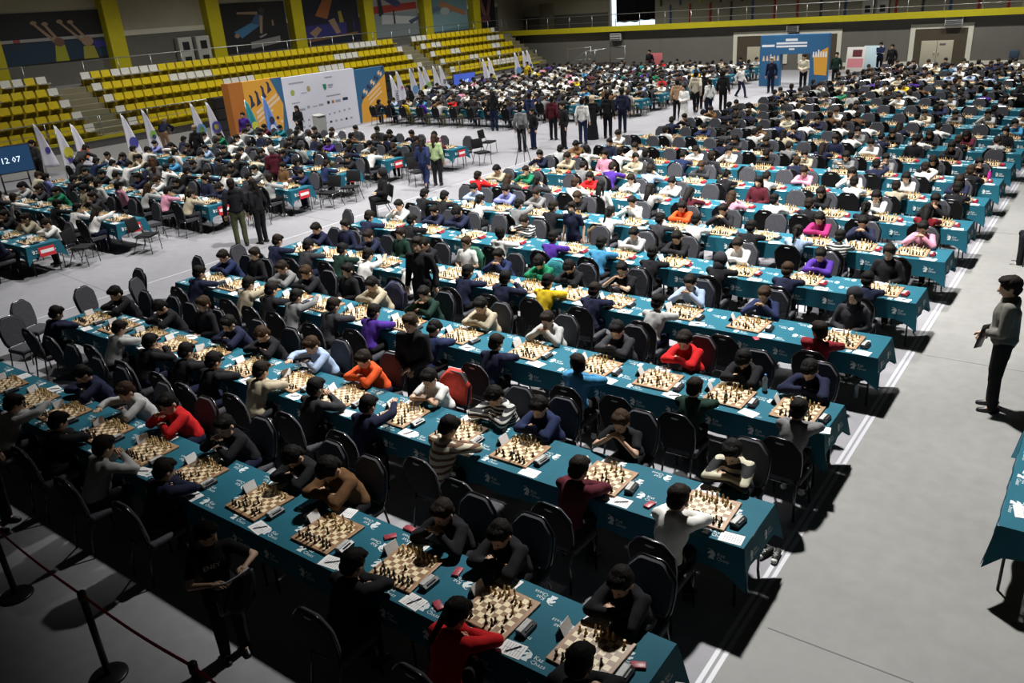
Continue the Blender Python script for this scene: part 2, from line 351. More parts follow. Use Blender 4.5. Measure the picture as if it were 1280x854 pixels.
# white square speaker cabinets against the wall between pillars
for y in (27.35, 28.45):
    q = MB(); q.bbox(LX+.04, LX+.45, y-.42, y+.42, WALKZ, 4.75, .03); s_ = q.build('loudspeaker_cabinet', MATS['white_cabinet'])
    for z in (3.55, 4.3):
        q = MB(); q.box(LX+.44, LX+.47, y-.2, y+.2, z-.22, z+.22); q.build('speaker_mesh', BLACKP, s_)
    tag(s_, 'white speaker cabinet with two square black cones beside yellow pillar', 'speaker', 'twin speaker cabinets by pillar')
railing([(-40.55, 8, WALKZ), (-40.55, 18.2, WALKZ)], 1.05, 'steel rail above the top seats left of the stair opening by the volleyball poster'.replace(' left of', ' before'), 1.7)
railing([(-40.55, 21.0, WALKZ), (-40.55, 54.5, WALKZ)], 1.05, 'long steel rail behind the top row of yellow seats', 1.7)
# bleachers
TX = [-36.9-.8*k for k in range(5)]; TZ = [1.02+.50*k for k in range(5)]
base = MB(); base.box(-36.55, -36.45, -4, FY-2.6, 0, .98); bl_base = tag(base.build('wall_bleacher_base', GREYC), kind='structure')
q = MB(); q.box(-36.46, -36.42, -4, FY-2.6, 0, .62); q.build('wall_stripe', mat('pale_kickboard', (.55,.54,.50), .6), bl_base)
q = MB(); q.box(-36.5, -36.36, -4, FY-2.6, .95, 1.07); q.build('yellow_edge', YEL, bl_base)
sm_ = MB()
prof = [(.0,.0),(.40,.03),(.42,.09),(.385,.06),(.04,.045),(-.03,.36),(-.075,.35),(-.06,.02)]   # seat shell section (x forward, z up)
sm_.prism([(a, b) for a, b in prof], 'y', -.215, .215)
SEATY = mat('yellow_seat_plastic', (.60,.47,.008), .42, var=.08, scale=3); SEATW = mat('white_seat_plastic', (.62,.61,.55), .42, var=.05, scale=3)
se_y = sm_.mesh('seat', SEATY); se_w = sm_.mesh('seat', SEATW)
def bleacher(y0, y1, white, label):
    t = thing('bleacher', label, 'bleacher', (0, y0, 0))
    n = int((y1-y0)/.5); sp = (y1-y0)/n
    for k in range(5):
        q = MB(); q.box(TX[k]-.45, TX[k]+.33, 0, y1-y0, .7 if k == 0 else TZ[k]-.5, TZ[k]); q.build('tier', OLIVE, t)
        q = MB(); q.box(TX[k]+.33, TX[k]+.345, 0, y1-y0, TZ[k]-.16 if k == 0 else TZ[k]-.46, TZ[k]-.02); q.build('riser', DKYEL, t)
        q = MB(); q.box(TX[k]-.12, TX[k]+.10, .02, y1-y0-.02, TZ[k], TZ[k]+.24); q.build('seat_beam', DKYEL, t)
        for i in range(n):
            link('seat', se_w if white(k, i, n) else se_y, t, (TX[k]-.02, (i+.5)*sp, TZ[k]+.24))
    return t
random.seed(3)
bleacher(9.0, 18.95, lambda k, i, n: i == n-1 or (k == 4 and i in (n-3, n-4)) or (k == 3 and i == n-6), 'five stepped tiers of yellow seats before the stair near volleyball poster')
bleacher(20.5, 41.75, lambda k, i, n: i == 0 or (k == 4 and i in (3,4,5,6,7,34,35,36,37,38)) or (k == 3 and (i in (8,9,10,11,12,30,31,32,33) or i == n-1)) or (k == 2 and (i in (13,14,15,16,26,27,28,29) or i == n-1)) or (k == 1 and i == n-1),
    'long five-tier bank of yellow seats behind the sponsor wall')
bleacher(43.55, 53.0, lambda k, i, n: i == 0 or (k == 4 and i in (1,2,n-1)) or (k == 3 and i in (2,3,n-2,n-3,n-4)) or (k == 2 and i in (4,5,n-4,n-5)) or (k == 1 and i in (6,7,n-6)) or (k == 0 and i in (9,10,11,12,13)),
    'five-tier bank of yellow seats beside the far wall')
st = MB(); st.box(-.41, .21, 0, 1.5, 0, .26); st_me = st.mesh('step', mat('stair_drab', (.22,.20,.12), .8, var=.08, scale=3))
for y0, lb in ((18.98, 'olive stair flight between seat banks near volleyball poster'), (41.9, 'olive stair flight between seat banks near judo poster'), (53.1, 'olive stair flight at the hall corner')):
    t = thing('stair_flight', lb, 'stairs', (0, y0, 0))
    for k in range(9):
        link('step', st_me, t, (-36.8-.4*k, 0, .82+.24*k))
    q = MB(); q.prism([(-36.9,.9),(-40.4,3.0),(-40.4,.9)], 'y', .02, 1.48); q.build('stringer', OLIVE, t)
railing([(-36.42, -2, 1.05), (-36.42, 18.9, 1.05)], .9, 'front guard rail of the seat bank by the blue timer screen', 2.2)
railing([(-36.42, 19.0, 1.05), (-36.42, 53.0, 1.05)], .9, 'long front guard rail below the yellow seats', 2.2)
# ================================================================== people
SKIN = mat('skin', (.52,.33,.22), .55, var=.05, scale=8, objcol=False)
EYE = mat('eye_dark', (.012,.008,.006), .3); LIP = mat('lip', (.30,.11,.09), .5)
CLOTH = mat('clothing_fabric', (.1,.1,.1), .92, var=.16, scale=9, bump=.35, objcol=True, spec=.2)
HAIRM = mat('hair', (.012,.009,.007), .72, var=.3, scale=40, bump=.5, objcol=True, spec=.12)
SHOEM = mat('shoe_leather', (.02,.02,.02), .4, objcol=True)
def ik(S, W, l1, l2, pole):
    S = Vector(S); W = Vector(W); d = W-S; L = min(d.length, (l1+l2)*.985); d.normalize(); W2 = S+d*L
    a = (l1*l1-l2*l2+L*L)/(2*L); h = math.sqrt(max(l1*l1-a*a, 0)); p = Vector(pole); p = (p-d*p.dot(d)).normalized()
    return S+d*a+p*h, W2
def hand(mb, E, W, k, side, up=(0,0,1), curl=.35):
    d = (W-E).normalized(); u = Vector(up); u = (u-d*u.dot(d)).normalized(); x = d.cross(u)
    for i, ln in enumerate((.062,.070,.066,.052)):
        off = x*((i-1.5)*.0185*k); b = W+d*.062*k+off; f1 = b+(d*.55*ln-u*curl*.3*ln)*k; f2 = f1+(d*.42*ln-u*curl*ln)*k
        mb.tube([b-d*.02*k, f1, f2], [.0085*k, .008*k, .006*k], 5)
    sx = -side
    b = W+d*.02*k+x*(.028*sx*k); f1 = b+(d*.025+x*.022*sx-u*.008)*k; f2 = f1+(d*.028+x*.004*sx-u*.012)*k
    mb.tube([b-d*.012*k, f1, f2], [.011*k, .0095*k, .007*k], 5)
def make_pose(J):
    k = J['k']; out = {}
    hip = Vector(J['hip']); th = R(J['lean']); tw = J['torso']; ax = Vector((0, math.sin(th), math.cos(th)))
    T = Matrix.Rotation(-th, 3, 'X')
    if 'side' in J: T = Matrix.Rotation(R(J['side']), 3, 'Y') @ T; ax = T @ Vector((0,0,1))
    chest = hip+ax*tw*.58; neck = hip+ax*tw; sw = .145*k
    S = [neck-ax*.055*k+T @ Vector((sx*sw, 0, 0)) for sx in (-1, 1)]
    hd = R(J.get('headpitch', 15)); na = th*.6+hd*.25
    head = neck+Vector((0, math.sin(na), math.cos(na)))*(.122*k)
    HM = Matrix.Rotation(R(J.get('yaw', 0)), 3, 'Z') @ Matrix.Rotation(R(J.get('roll', 0)), 3, 'Y') @ Matrix.Rotation(-hd, 3, 'X')
    kh = k*J.get('hk', 1.0)
    H = lambda x, y, z: head+HM @ (Vector((x, y, z))*kh)
    arms = []
    for i, sx in enumerate((-1, 1)):
        arms.append(ik(S[i], J['wr'][i], .245*k, .215*k, J.get('poles', [(-1,-.2,-.8),(1,-.2,-.8)])[i]))
    legs = []
    for i, sx in enumerate((-1, 1)):
        hp = hip+Vector((sx*.078*k, 0, -.03*k)); legs.append((hp, Vector(J['knee'][i]), Vector(J['ank'][i])))
    b = MB()
    b.ell(H(0,-.006,.022), (.072*kh,.09*kh,.085*kh), HM); b.ell(H(0,.022,-.048), (.054*kh,.060*kh,.058*kh), HM); b.ell(H(0,.045,-.012), (.05*kh,.045*kh,.06*kh), HM)
    b.cap(H(0,.086,.006), .010*kh, H(0,.098,-.022), .0145*kh, 8)
    for sx in (-1, 1): b.ell(H(sx*.075,-.008,-.012), (.011*kh,.021*kh,.030*kh), HM, 8, 6)
    b.cap(neck-ax*.03*k, .050*k, head+HM @ Vector((0,-.015,-.05)), .043*k)
    b.ell(chest, (.125*k,.085*k,.16*k), T); b.cap(hip, .10*k, chest, .105*k); b.cap(S[0], .045*k, S[1], .045*k); b.ell(hip, (.125*k,.09*k,.09*k))
    for i in range(2):
        E, W = arms[i]; b.cap(S[i], .043*k, E, .034*k); b.cap(E, .034*k, W, .023*k); d = (W-E).normalized()
        M = d.to_track_quat('Y', 'Z').to_matrix(); b.ell(W+d*.035*k, (.034*k,.045*k,.016*k), M, 10, 6)
        hp, kn, an = legs[i]; b.cap(hp, .075*k, kn, .05*k); b.cap(kn, .05*k, an, .033*k); b.cap(an, .032*k, an+Vector((0,.08*k,-.05*k)), .020*k)
    out['body'] = b
    f = MB()
    for sx in (-1, 1):
        f.ell(H(sx*.028,.0815,.002), (.0085*kh,.005*kh,.004*kh), HM, 8, 5, 1)
        f.add([H(sx*.018,.0865,.018), H(sx*.038,.0795,.020), H(sx*.038,.079,.0178), H(sx*.018,.086,.0155)], [(0,1,2,3),(3,2,1,0)], 1)
    f.ell(H(0,.0865,-.050), (.019*kh,.007*kh,.005*kh), HM, 8, 5, 2)
    for i in range(2): hand(f, arms[i][0], arms[i][1], k, (-1, 1)[i], J.get('hup', (0,0,1)), J.get('curl', .4))
    out['extra'] = f
    for sl in ('long', 'tee'):
        t = MB(); t.ell(chest+ax*.01, (.160*k,.118*k,.178*k), T); t.cap(hip+ax*.03, .130*k, chest, .134*k); t.cap(S[0], .064*k, S[1], .064*k); t.ell(hip+ax*.02, (.155*k,.126*k,.09*k))
        t.cap(neck-ax*.05*k, .078*k, neck+ax*.0*k, .060*k)
        if sl == 'long': t.ell(neck-ax*.02*k-Vector((0,.06*k,0)), (.092*k,.055*k,.062*k), T)
        for i in range(2):
            E, W = arms[i]
            if sl == 'long': t.cap(S[i], .066*k, E, .056*k); t.cap(E, .056*k, E+(W-E)*.93, .042*k)
            else: t.cap(S[i], .06*k, S[i]+(E-S[i])*.62, .056*k)
        out['top_'+sl] = t
    t = MB(); t.ell(hip-Vector((0,0,.01)), (.14*k,.11*k,.10*k))
    for hp, kn, an in legs: t.cap(hp, .088*k, kn, .066*k); t.cap(kn, .064*k, an+Vector((0,.012*k,-.02*k)), .054*k)
    out['trousers'] = t
    if J.get('skirt'):
        g = MB(); g.cap(hip, .13*k, hip+Vector((0,0,-.75*k)), .24*k, 14); out['trousers'].join(g)
    out['shoes'] = []
    for hp, kn, an in legs:
        s = MB(); fw = Vector((0,1,0)); a = an+Vector((0,-.03*k,-.055*k))
        s.cap(a+Vector((0,0,.02*k)), .036*k, a+Vector((0,.15*k,-.005*k)), .031*k, 8); s.cap(an+Vector((0,0,-.01)), .045*k, a+Vector((0,.03*k,.015*k)), .04*k, 8)
        z0 = min(v[2] for v in s.v); s.v = [(x, y, max(z, z0+.012*k)) for x, y, z in s.v]; out['shoes'].append(s)
    out['head'] = head
    hs = {}
    h = MB(); h.ell(H(0,-.020,.036), (.084*kh,.096*kh,.090*kh), HM, 16, 12); h.ell(H(0,.020,.080), (.072*kh,.070*kh,.040*kh), HM, 14, 9); h.ell(H(0,-.052,-.015), (.074*kh,.054*kh,.07*kh), HM, 14, 9); hs['short'] = h
    h2 = MB().join(h); h2.cap(H(0,-.06,-.02), .072*kh, H(0,-.07,-.24), .05*kh); h2.cap(H(.07,-.02,.0), .03*kh, H(.075,-.01,-.16), .022*kh); h2.cap(H(-.07,-.02,.0), .03*kh, H(-.075,-.01,-.16), .022*kh); hs['long'] = h2
    h3 = MB().join(h); h3.ell(H(0,-.115,.04), (.035*kh,.035*kh,.035*kh), HM); h3.cap(H(0,-.12,.02), .03*kh, H(0,-.13,-.2), .016*kh); hs['ponytail'] = h3
    h4 = MB(); h4.ell(H(0,-.028,.024), (.102*kh,.105*kh,.112*kh), HM, 14, 10); h4.cap(H(0,-.03,-.07), .085*kh, neck-ax*.03*k, .10*k); hs['hood'] = h4
    out['hair'] = hs
    return out
# seated children face +Y, table edge about 0.27 m ahead, seat at z 0.47
def seat(**kw):
    J = dict(k=1.0, hip=(0,-.06,.56), torso=.40, lean=25, headpitch=25, hk=1.10, knee=[(-.10,.205,.525),(.10,.205,.525)], ank=[(-.10,.20,.105),(.10,.17,.105)], curl=.15); J.update(kw); return J
def stand(**kw):
    J = dict(k=1.22, hip=(0,0,.93), torso=.52, lean=3, headpitch=6, hk=1.0, knee=[(-.10,.03,.50),(.10,.03,.50)], ank=[(-.105,0,.085),(.105,0,.085)]); J.update(kw); return J
POSES = {
 'chin':  seat(lean=27, headpitch=22, wr=[(-.06,.295,.905),(.06,.295,.905)], poles=[(-.7,.5,-.6),(.7,.5,-.6)], curl=1.0),
 'fold':  seat(lean=27, headpitch=30, wr=[(.03,.257,.812),(-.03,.287,.812)], poles=[(-1,-.3,.10),(1,-.3,.10)]),
 'reach': seat(lean=27, headpitch=32, wr=[(.02,.262,.812),(.08,.50,.93)], poles=[(-1,-.3,.10),(1,-.2,0)]),
 'write': seat(lean=27, headpitch=44, yaw=-8, wr=[(.0,.262,.812),(.04,.262,.812)], poles=[(-1,-.3,.10),(1,-.3,.10)], curl=.25),
 'back':  seat(lean=-6, headpitch=14, wr=[(-.08,.09,.66),(.08,.09,.66)], poles=[(-1,-.8,-.3),(1,-.8,-.3)]),
 'cheek': seat(lean=25, headpitch=20, roll=10, yaw=12, wr=[(.03,.262,.812),(.09,.28,.925)], poles=[(-1,-.3,.10),(.7,.5,-.6)], curl=1.0),
 'hunch': seat(lean=28, headpitch=56, wr=[(.04,.262,.812),(-.04,.292,.812)], poles=[(-1,-.3,.10),(1,-.3,.10)]),
 'turn':  seat(lean=6, headpitch=12, yaw=48, wr=[(-.02,.257,.812),(.03,.272,.812)], poles=[(-1,-.3,.10),(1,-.3,.10)]),
 'stand': stand(wr=[(-.27,.04,.86),(.27,.04,.86)], poles=[(-.3,-1,0),(.3,-1,0)]),
 'clasp': stand(wr=[(-.03,.21,1.02),(.05,.20,1.0)], poles=[(-1,-.7,-.2),(1,-.7,-.2)], headpitch=12),
 'cross': stand(wr=[(.12,.20,1.17),(-.12,.21,1.14)], poles=[(-1,-.1,-.8),(1,-.1,-.8)], headpitch=14),
 'walk':  stand(wr=[(-.25,.16,.92),(.25,-.12,.90)], poles=[(-.3,-1,0),(.3,-1,0)], knee=[(-.10,.20,.52),(.10,.02,.50)], ank=[(-.105,.28,.10),(.105,-.24,.16)]),
 'robe':  stand(wr=[(-.05,.20,1.04),(.05,.20,1.02)], poles=[(-1,-.7,-.2),(1,-.7,-.2)], skirt=True),
 'hold':  stand(wr=[(-.26,.33,1.26),(.10,.38,1.22)], poles=[(-1,-.3,-.6),(1,-.3,-.6)], headpitch=20, yaw=45),
 'bend':  stand(lean=58, headpitch=40, wr=[(-.16,.62,.85),(.16,.62,.85)], poles=[(-1,0,.2),(1,0,.2)], hip=(0,-.12,.93)),
}
PM = {}      # pose -> part -> mesh ; low -> numpy arrays
def wob(me, amp, fr):
    for v in me.vertices:
        v.co += v.normal*(noise.noise(v.co*fr)*amp)
def remesh_all():
    tmp = []; dg_objs = []
    def temp(mb, vox, ratio, sm, key):
        me = bpy.data.meshes.new('t'); me.from_pydata(mb.v, [], mb.f); o = bpy.data.objects.new('t', me); C.objects.link(o)
        a = o.modifiers.new('r', 'REMESH'); a.mode = 'VOXEL'; a.voxel_size = vox
        s = o.modifiers.new('s', 'SMOOTH'); s.factor = .5; s.iterations = sm
        d = o.modifiers.new('d', 'DECIMATE'); d.ratio = ratio
        tmp.append((key, o))
    for nm, J in POSES.items():
        P = make_pose(J); PM[nm] = P; big = J['k'] > 1.1; v = .0125 if big else .0105
        temp(P['body'], v, .17, 2, (nm, 'body')); temp(P['top_long'], .016, .22, 4, (nm, 'top_long')); temp(P['top_tee'], .016, .24, 4, (nm, 'top_tee')); temp(P['trousers'], .018, .22, 4, (nm, 'trousers'))
        for q in ('body', 'top_long', 'trousers'): temp(P[q], .022 if q == 'body' else .028, .10 if q == 'body' else .12, 2, (nm, 'low_'+q))
    dg = bpy.context.evaluated_depsgraph_get()
    for key, o in tmp:
        me = bpy.data.meshes.new_from_object(o.evaluated_get(dg)); PM[key[0]]['_'+key[1]] = me
    for key, o in tmp:
        d = o.data; bpy.data.objects.remove(o); bpy.data.meshes.remove(d)
    for nm, P in PM.items():
        for q in ('top_long', 'top_tee', 'trousers'):
            me = P['_'+q]; wob(me, .013 if POSES[nm]['k'] > 1.1 else .010, 14); me.materials.clear(); me.materials.append(CLOTH); me.polygons.foreach_set('use_smooth', [True]*len(me.polygons)); me.name = q
        bm = bmesh.new(); bm.from_mesh(P['_body']); mb = MB(); mb.frombm(bm, 0, True); bm.free(); mb.join(P['extra']); P['_body'] = mb.mesh('person_body', [SKIN, EYE, LIP])
        P['_shoes'] = [s.mesh('shoe', SHOEM) for s in P['shoes']]
        P['_hair'] = {}
        for hn, h in P['hair'].items():
            me = h.mesh('hair_'+hn, HAIRM if hn != 'hood' else CLOTH); wob(me, .010, 30 if hn != 'hood' else 14); P['_hair'][hn] = me
        def arr(me):
            n = len(me.vertices); v = np.empty(n*3); me.vertices.foreach_get('co', v); me.calc_loop_triangles()
            t = np.empty(len(me.loop_triangles)*3, int); me.loop_triangles.foreach_get('vertices', t); return v.reshape(-1, 3), t.reshape(-1, 3)
        lh = MB(); 
        P['low'] = {'skin': arr(P['_low_body']), 'top': arr(P['_low_top_long']), 'legs': arr(P['_low_trousers']), 'hair': arr(P['_hair']['short'])}
remesh_all()
COL = {'black': (.010,.010,.012), 'navy': (.011,.014,.036), 'dark grey': (.03,.03,.034), 'grey': (.16,.16,.16), 'light grey': (.36,.36,.35), 'white': (.66,.65,.62), 'beige': (.36,.31,.22), 'cream': (.55,.50,.38),
 'red': (.50,.012,.014), 'dark red': (.16,.010,.015), 'burgundy': (.075,.010,.018), 'orange': (.60,.075,.015), 'yellow': (.55,.38,.015), 'green': (.01,.15,.07), 'dark green': (.008,.026,.018), 'teal': (.01,.16,.18),
 'light blue': (.05,.22,.40), 'sky blue': (.28,.36,.50), 'blue': (.02,.05,.2), 'purple': (.06,.022,.22), 'violet': (.17,.19,.42), 'pink': (.55,.25,.34), 'magenta': (.28,.02,.11), 'brown': (.12,.06,.025), 'khaki': (.2,.19,.09), 'olive': (.09,.1,.05), 'pale green': (.28,.36,.18), 'mint': (.08,.40,.24), 'tan': (.36,.22,.13), 'suit grey': (.13,.125,.11), 'dark blue': (.014,.022,.065)}
PEOPLE = []
def person(loc, rz, pose, top, label, bottom='black', hair='short', hairc=(.012,.009,.007), s=1.0, sleeve='long', group=None, garment='sweater', topmat=None, shoe='black', seated=True, cat='person'):
    P = PM[pose]; z = loc[2]+(.47*(1-s)+.018 if seated else 0.0)
    o = link('person', P['_body'], None, (loc[0], loc[1], z), rz); o.scale = (s, s, s)
    tag(o, label, cat, group)
    def part(nm, me, c, mt=None):
        q = link(nm, me, o); q.color = (*c, 1)
        if mt is not None: q.material_slots[0].link = 'OBJECT'; q.material_slots[0].material = mt
    part(garment, P['_top_'+sleeve], COL[top], topmat); part('trousers', P['_trousers'], COL[bottom]); part('head_covering' if hair == 'hood' else 'hair', P['_hair'][hair], hairc)
    for sh in P['_shoes']: part('shoe', sh, COL[shoe])
    return o
# ================================================================== furniture prototypes
FABF = mat('chair_fabric_grey', (.062,.063,.072), .9, var=.15, scale=30, bump=.2, spec=.2); FABB = mat('chair_back_black', (.008,.008,.009), .8, spec=.2)
FRAMEM = mat('chair_tube', (.10,.10,.105), .22, .9); HANDLE = mat('chair_handle_plastic', (.45,.45,.43), .35)
def back_xf(): return Matrix.Translation((0,-.255,.46)) @ Matrix.Rotation(R(10), 4, 'X')
OUT = [(-.175,.03),(-.205,.10),(-.222,.24),(-.222,.365),(-.205,.405),(-.125,.50),(-.09,.518),(.09,.518),(.125,.50),(.205,.405),(.222,.365),(.222,.24),(.205,.10),(.175,.03)]
def chair_parts(lo=False):
    p = {}
    q = MB()
    if lo: q.box(-.21,.21,-.25,.145,.41,.48)
    else: q.bbox(-.215,.215,-.25,.145,.405,.485,.025)
    p['seat'] = (q, [FABF])
    q = MB(); n = len(OUT); c = (0,.27)
    o1 = OUT; o2 = [(x*.94, c[1]+(z-c[1])*.95) for x, z in OUT]
    vs = [(x,-.022,z) for x, z in o1]+[(x,.012,z) for x, z in o1]+[(x,.034,z) for x, z in o2]
    fs = [tuple(range(n)), tuple(range(3*n-1, 2*n-1, -1))]; mi = [1, 0]
    q.add(vs, [fs[0]], 1); q.add(vs, [fs[1]], 0, True)
    q.add(vs, [(i, n+i, n+(i+1) % n, (i+1) % n) for i in range(n)], 1); q.add(vs, [(n+i, 2*n+i, 2*n+(i+1) % n, n+(i+1) % n) for i in range(n)], 0, True)
    q.xf(back_xf()); p['backrest'] = (q, [FABF, FABB])
    q = MB(); q.tube([(x*1.03,-.004,c[1]+(z-c[1])*1.02) for x, z in OUT], .011, 4 if lo else 7); q.xf(back_xf()); p['back_frame'] = (q, [FRAMEM])
    q = MB(); q.ell((0,-.024,.475), (.05,.006,.013), None, 10, 5); q.xf(back_xf()); p['handle'] = (q, [HANDLE])
    for i, (a, b, c2) in enumerate((((-.19,.11,.41),(-.2,.13,.0),0), ((.19,.11,.41),(.2,.13,0),0), ((-.16,-.255,.5),(-.19,-.33,0),0), ((.16,-.255,.5),(.19,-.33,0),0))):
        q = MB(); q.tube([a, b], .0125, 4 if lo else 7); p['leg%d' % i] = (q, [FRAMEM])
    q = MB(); q.tube([(-.19,.11,.40),(-.17,-.25,.40),(.17,-.25,.40),(.19,.11,.40)], .01, 4); p['seat_rail'] = (q, [FRAMEM])
    return p
def joined(parts):
    mats = []; J = MB()
    for q, ms in parts.values():
        mp = []
        for a in ms:
            if a not in mats: mats.append(a)
            mp.append(mats.index(a))
        J.join(MB().join(q)); 
        for i in range(len(q.m)): J.m[len(J.m)-len(q.m)+i] = mp[q.m[i]]
    return J, mats
CH = {k: q.mesh(k, ms) for k, (q, ms) in chair_parts().items()}
_j, CH_MATS = joined(chair_parts(True)); CH_ONE = _j.mesh('banquet_chair', CH_MATS); CH_LO = _j
def chair(loc, rz, label, group, full=True):
    if not full: return tag(link('banquet_chair', CH_ONE, None, loc, rz), label, 'chair', group)
    t = thing('banquet_chair', label, 'chair', loc, rz, group)
    for k, me in CH.items(): link('leg' if k.startswith('leg') else k, me, t)
    return t
# conference chair: thin black tube frame, pad seat and pad back
def conf_parts():
    p = {}
    q = MB(); q.bbox(-.23,.23,-.2,.22,.43,.48,.02); p['seat'] = (q, [FABB])
    q = MB(); q.bbox(-.235,.235,-.02,.02,.0,.34,.018); q.xf(Matrix.Translation((0,-.27,.56)) @ Matrix.Rotation(R(12), 4, 'X')); p['backrest'] = (q, [FABB])
    for i, sx in enumerate((-1, 1)):
        q = MB(); q.tube([(sx*.25,.20,0),(sx*.235,.19,.43),(sx*.235,-.22,.44),(sx*.235,-.27,.60)], .012, 6); p['leg%d' % i] = (q, [FRAMEM])
        q = MB(); q.tube([(sx*.235,-.12,.43),(sx*.25,-.32,0)], .012, 6); p['leg%d' % (i+2)] = (q, [FRAMEM])
    q = MB(); q.tube([(-.235,-.15,.42),(.235,-.15,.42),(.235,.18,.42),(-.235,.18,.42)], .01, 5, closed=True); p['seat_rail'] = (q, [FRAMEM]); return p
CF_ = {k: q.mesh(k, ms) for k, (q, ms) in conf_parts().items()}
def conf_chair(loc, rz, label, group=None):
    t = thing('conference_chair', label, 'chair', loc, rz, group)
    for k, me in CF_.items(): link('leg' if k.startswith('leg') else k, me, t)
# ---- table
TL, TW, TH = 2.05, .80, .75
TEAL = mat('teal_cloth', (.012,.105,.150), .72, var=.10, scale=2.2, bump=.15, spec=.18)
LOGO = mat('white_cloth_print', (.62,.68,.68), .8)
def text_mb(s, size):
    cu_ = bpy.data.curves.new('t', 'FONT'); cu_.body = s; cu_.size = size; cu_.resolution_u = 1; o = bpy.data.objects.new('t', cu_); C.objects.link(o)
    me = bpy.data.meshes.new_from_object(o.evaluated_get(bpy.context.evaluated_depsgraph_get()))
    q = MB(); q.add([v.co[:] for v in me.vertices], [tuple(p.vertices) for p in me.polygons]); bpy.data.objects.remove(o); bpy.data.curves.remove(cu_); bpy.data.meshes.remove(me); return q
def cloth(eL, eR, drop=.29):
    q = MB(); x0, x1, y0, y1 = -TL/2, TL/2, 0.0, TW; nx, ny = 16, 6
    vs = []; fs = []
    for j in range(ny+1):
        for i in range(nx+1):
            x = x0+(x1-x0)*i/nx; y = y0+(y1-y0)*j/ny; vs.append((x, y, TH))
    for j in range(ny):
        for i in range(nx): a = j*(nx+1)+i; fs.append((a, a+1, a+nx+2, a+nx+1))
    q.add(vs, fs, 0, True)
    def side(pts, nrm, ca, cb, seed):
        n = len(pts)-1; rows = []
        for j in range(5):
            u = j/4; row = []
            for i, p in enumerate(pts):
                t = i/n; e = max(0, 1-abs(t)/.10)*ca+max(0, 1-abs(1-t)/.10)*cb
                w = .5+.5*math.sin(i*1.25+seed); o = .004+u*(.012+.022*w); dp = drop*(1+.04*math.sin(i*.8+seed))+.13*e
                cx = (-1 if t < .5 else 1)*e*(.02+.09*u)
                tang = (Vector(pts[-1])-Vector(pts[0])).normalized()
                row.append(Vector(p)+Vector(nrm)*(o+.05*u*e)+tang*cx*.6-Vector((0,0,dp*u+.002)))
            rows.append(row)
        vs = [v for r in rows for v in r]; m_ = n+1
        q.add(vs, [(j*m_+i, (j+1)*m_+i, (j+1)*m_+i+1, j*m_+i+1) for j in range(4) for i in range(n)], 0, True)
    n = 24; L = [(x0+(x1-x0)*i/n, y0, TH) for i in range(n+1)]; F = [(x1-(x1-x0)*i/n, y1, TH) for i in range(n+1)]
    side(L, (0,-1,0), eL, eR, .3); side(F, (0,1,0), eR, eL, 1.7)
    if eR: side([(x1, y0+(y1-y0)*i/10, TH) for i in range(11)], (1,0,0), 1, 1, 2.2)
    if eL: side([(x0, y1-(y1-y0)*i/10, TH) for i in range(11)], (-1,0,0), 1, 1, .9)
    return q
glyph = MB()
gp = [(-.02,-.045),(.035,-.045),(.028,-.02),(.045,.0),(.035,.032),(.01,.05),(.006,.036),(-.012,.03),(-.03,.008),(-.024,-.004),(-.004,.006),(.004,-.004),(-.018,-.026)]
glyph.add([(x, y, 0) for x, y in gp], [tuple(range(len(gp)))])
for k in range(9):
    a0 = -1.2+k*.5; a1 = a0+.5; r0, r1 = .034, .044; cx, cy = -.012, .028
    if k > 6: continue
    glyph.add([(cx+r*math.cos(a)*.62, cy+r*math.sin(a)*.62, 0) for a in (a0, a1) for r in (r0, r1)], [(0,1,3,2)])
logo = MB().join(glyph); logo.join(text_mb('Kaz', .05), Matrix.Translation((.06,.002,0))); logo.join(text_mb('Chess', .05), Matrix.Translation((.055,-.042,0)))
logo_s = MB().join(glyph); logo_s.add([(.06,.004,0),(.13,.004,0),(.13,.03,0),(.06,.03,0)], [(0,1,2,3)]); logo_s.add([(.055,-.04,0),(.17,-.04,0),(.17,-.016,0),(.055,-.016,0)], [(0,1,2,3)])
def print_mb(lg, eR=False, eL=False):
    q = MB()
    for r_, (yy, off, rot) in enumerate(((.09,.10,0), (.29,.36,0), (.50,.25,180), (.71,.46,180))):
        for i in range(4):
            x = -TL/2+off+.52*i
            if x > TL/2-(.24 if rot == 0 else .08): continue
            q.join(lg, Matrix.Translation((x, yy, TH+.0012)) @ Matrix.Rotation(R(rot), 4, 'Z') @ Matrix.Scale(1.12, 4))
    for i in range(4):
        q.join(lg, Matrix.Translation((-TL/2+.2+.52*i, -.029, TH-.15)) @ Matrix.Rotation(R(84), 4, 'X'))
    if eR:
        for yy in (.12,.48): q.join(lg, Matrix.Translation((TL/2+.034, yy, TH-.14)) @ Matrix.Rotation(R(90), 4, 'Z') @ Matrix.Rotation(R(84), 4, 'X'))
    return q
def legs_mb(x):
    q = MB()
    for y in (.10, .70): q.tube([(x, y, TH-.03), (x, y, 0)], .014, 5)
    return q
TAB = {}
TOPW = mat('plywood_tabletop', (.25,.2,.14), .7)
for key, eL, eR in (('mid',0,0), ('left',1,0), ('right',0,1), ('both',1,1)):
    TAB[key] = dict(cloth=cloth(eL, eR).mesh('tablecloth', TEAL), pr=print_mb(logo, eR, eL).mesh('logo_print', LOGO), prs=print_mb(logo_s, eR, eL).mesh('logo_print', LOGO))
_q = MB(); _q.box(-TL/2+.01, TL/2-.01, .015, TW-.015, TH-.03, TH-.004); TAB_TOP = _q.mesh('tabletop', TOPW)
_q = MB(); _q.tube([(0,0,TH-.03),(0,0,0)], .014, 6); TAB_LEG = _q.mesh('leg', BLACKM)
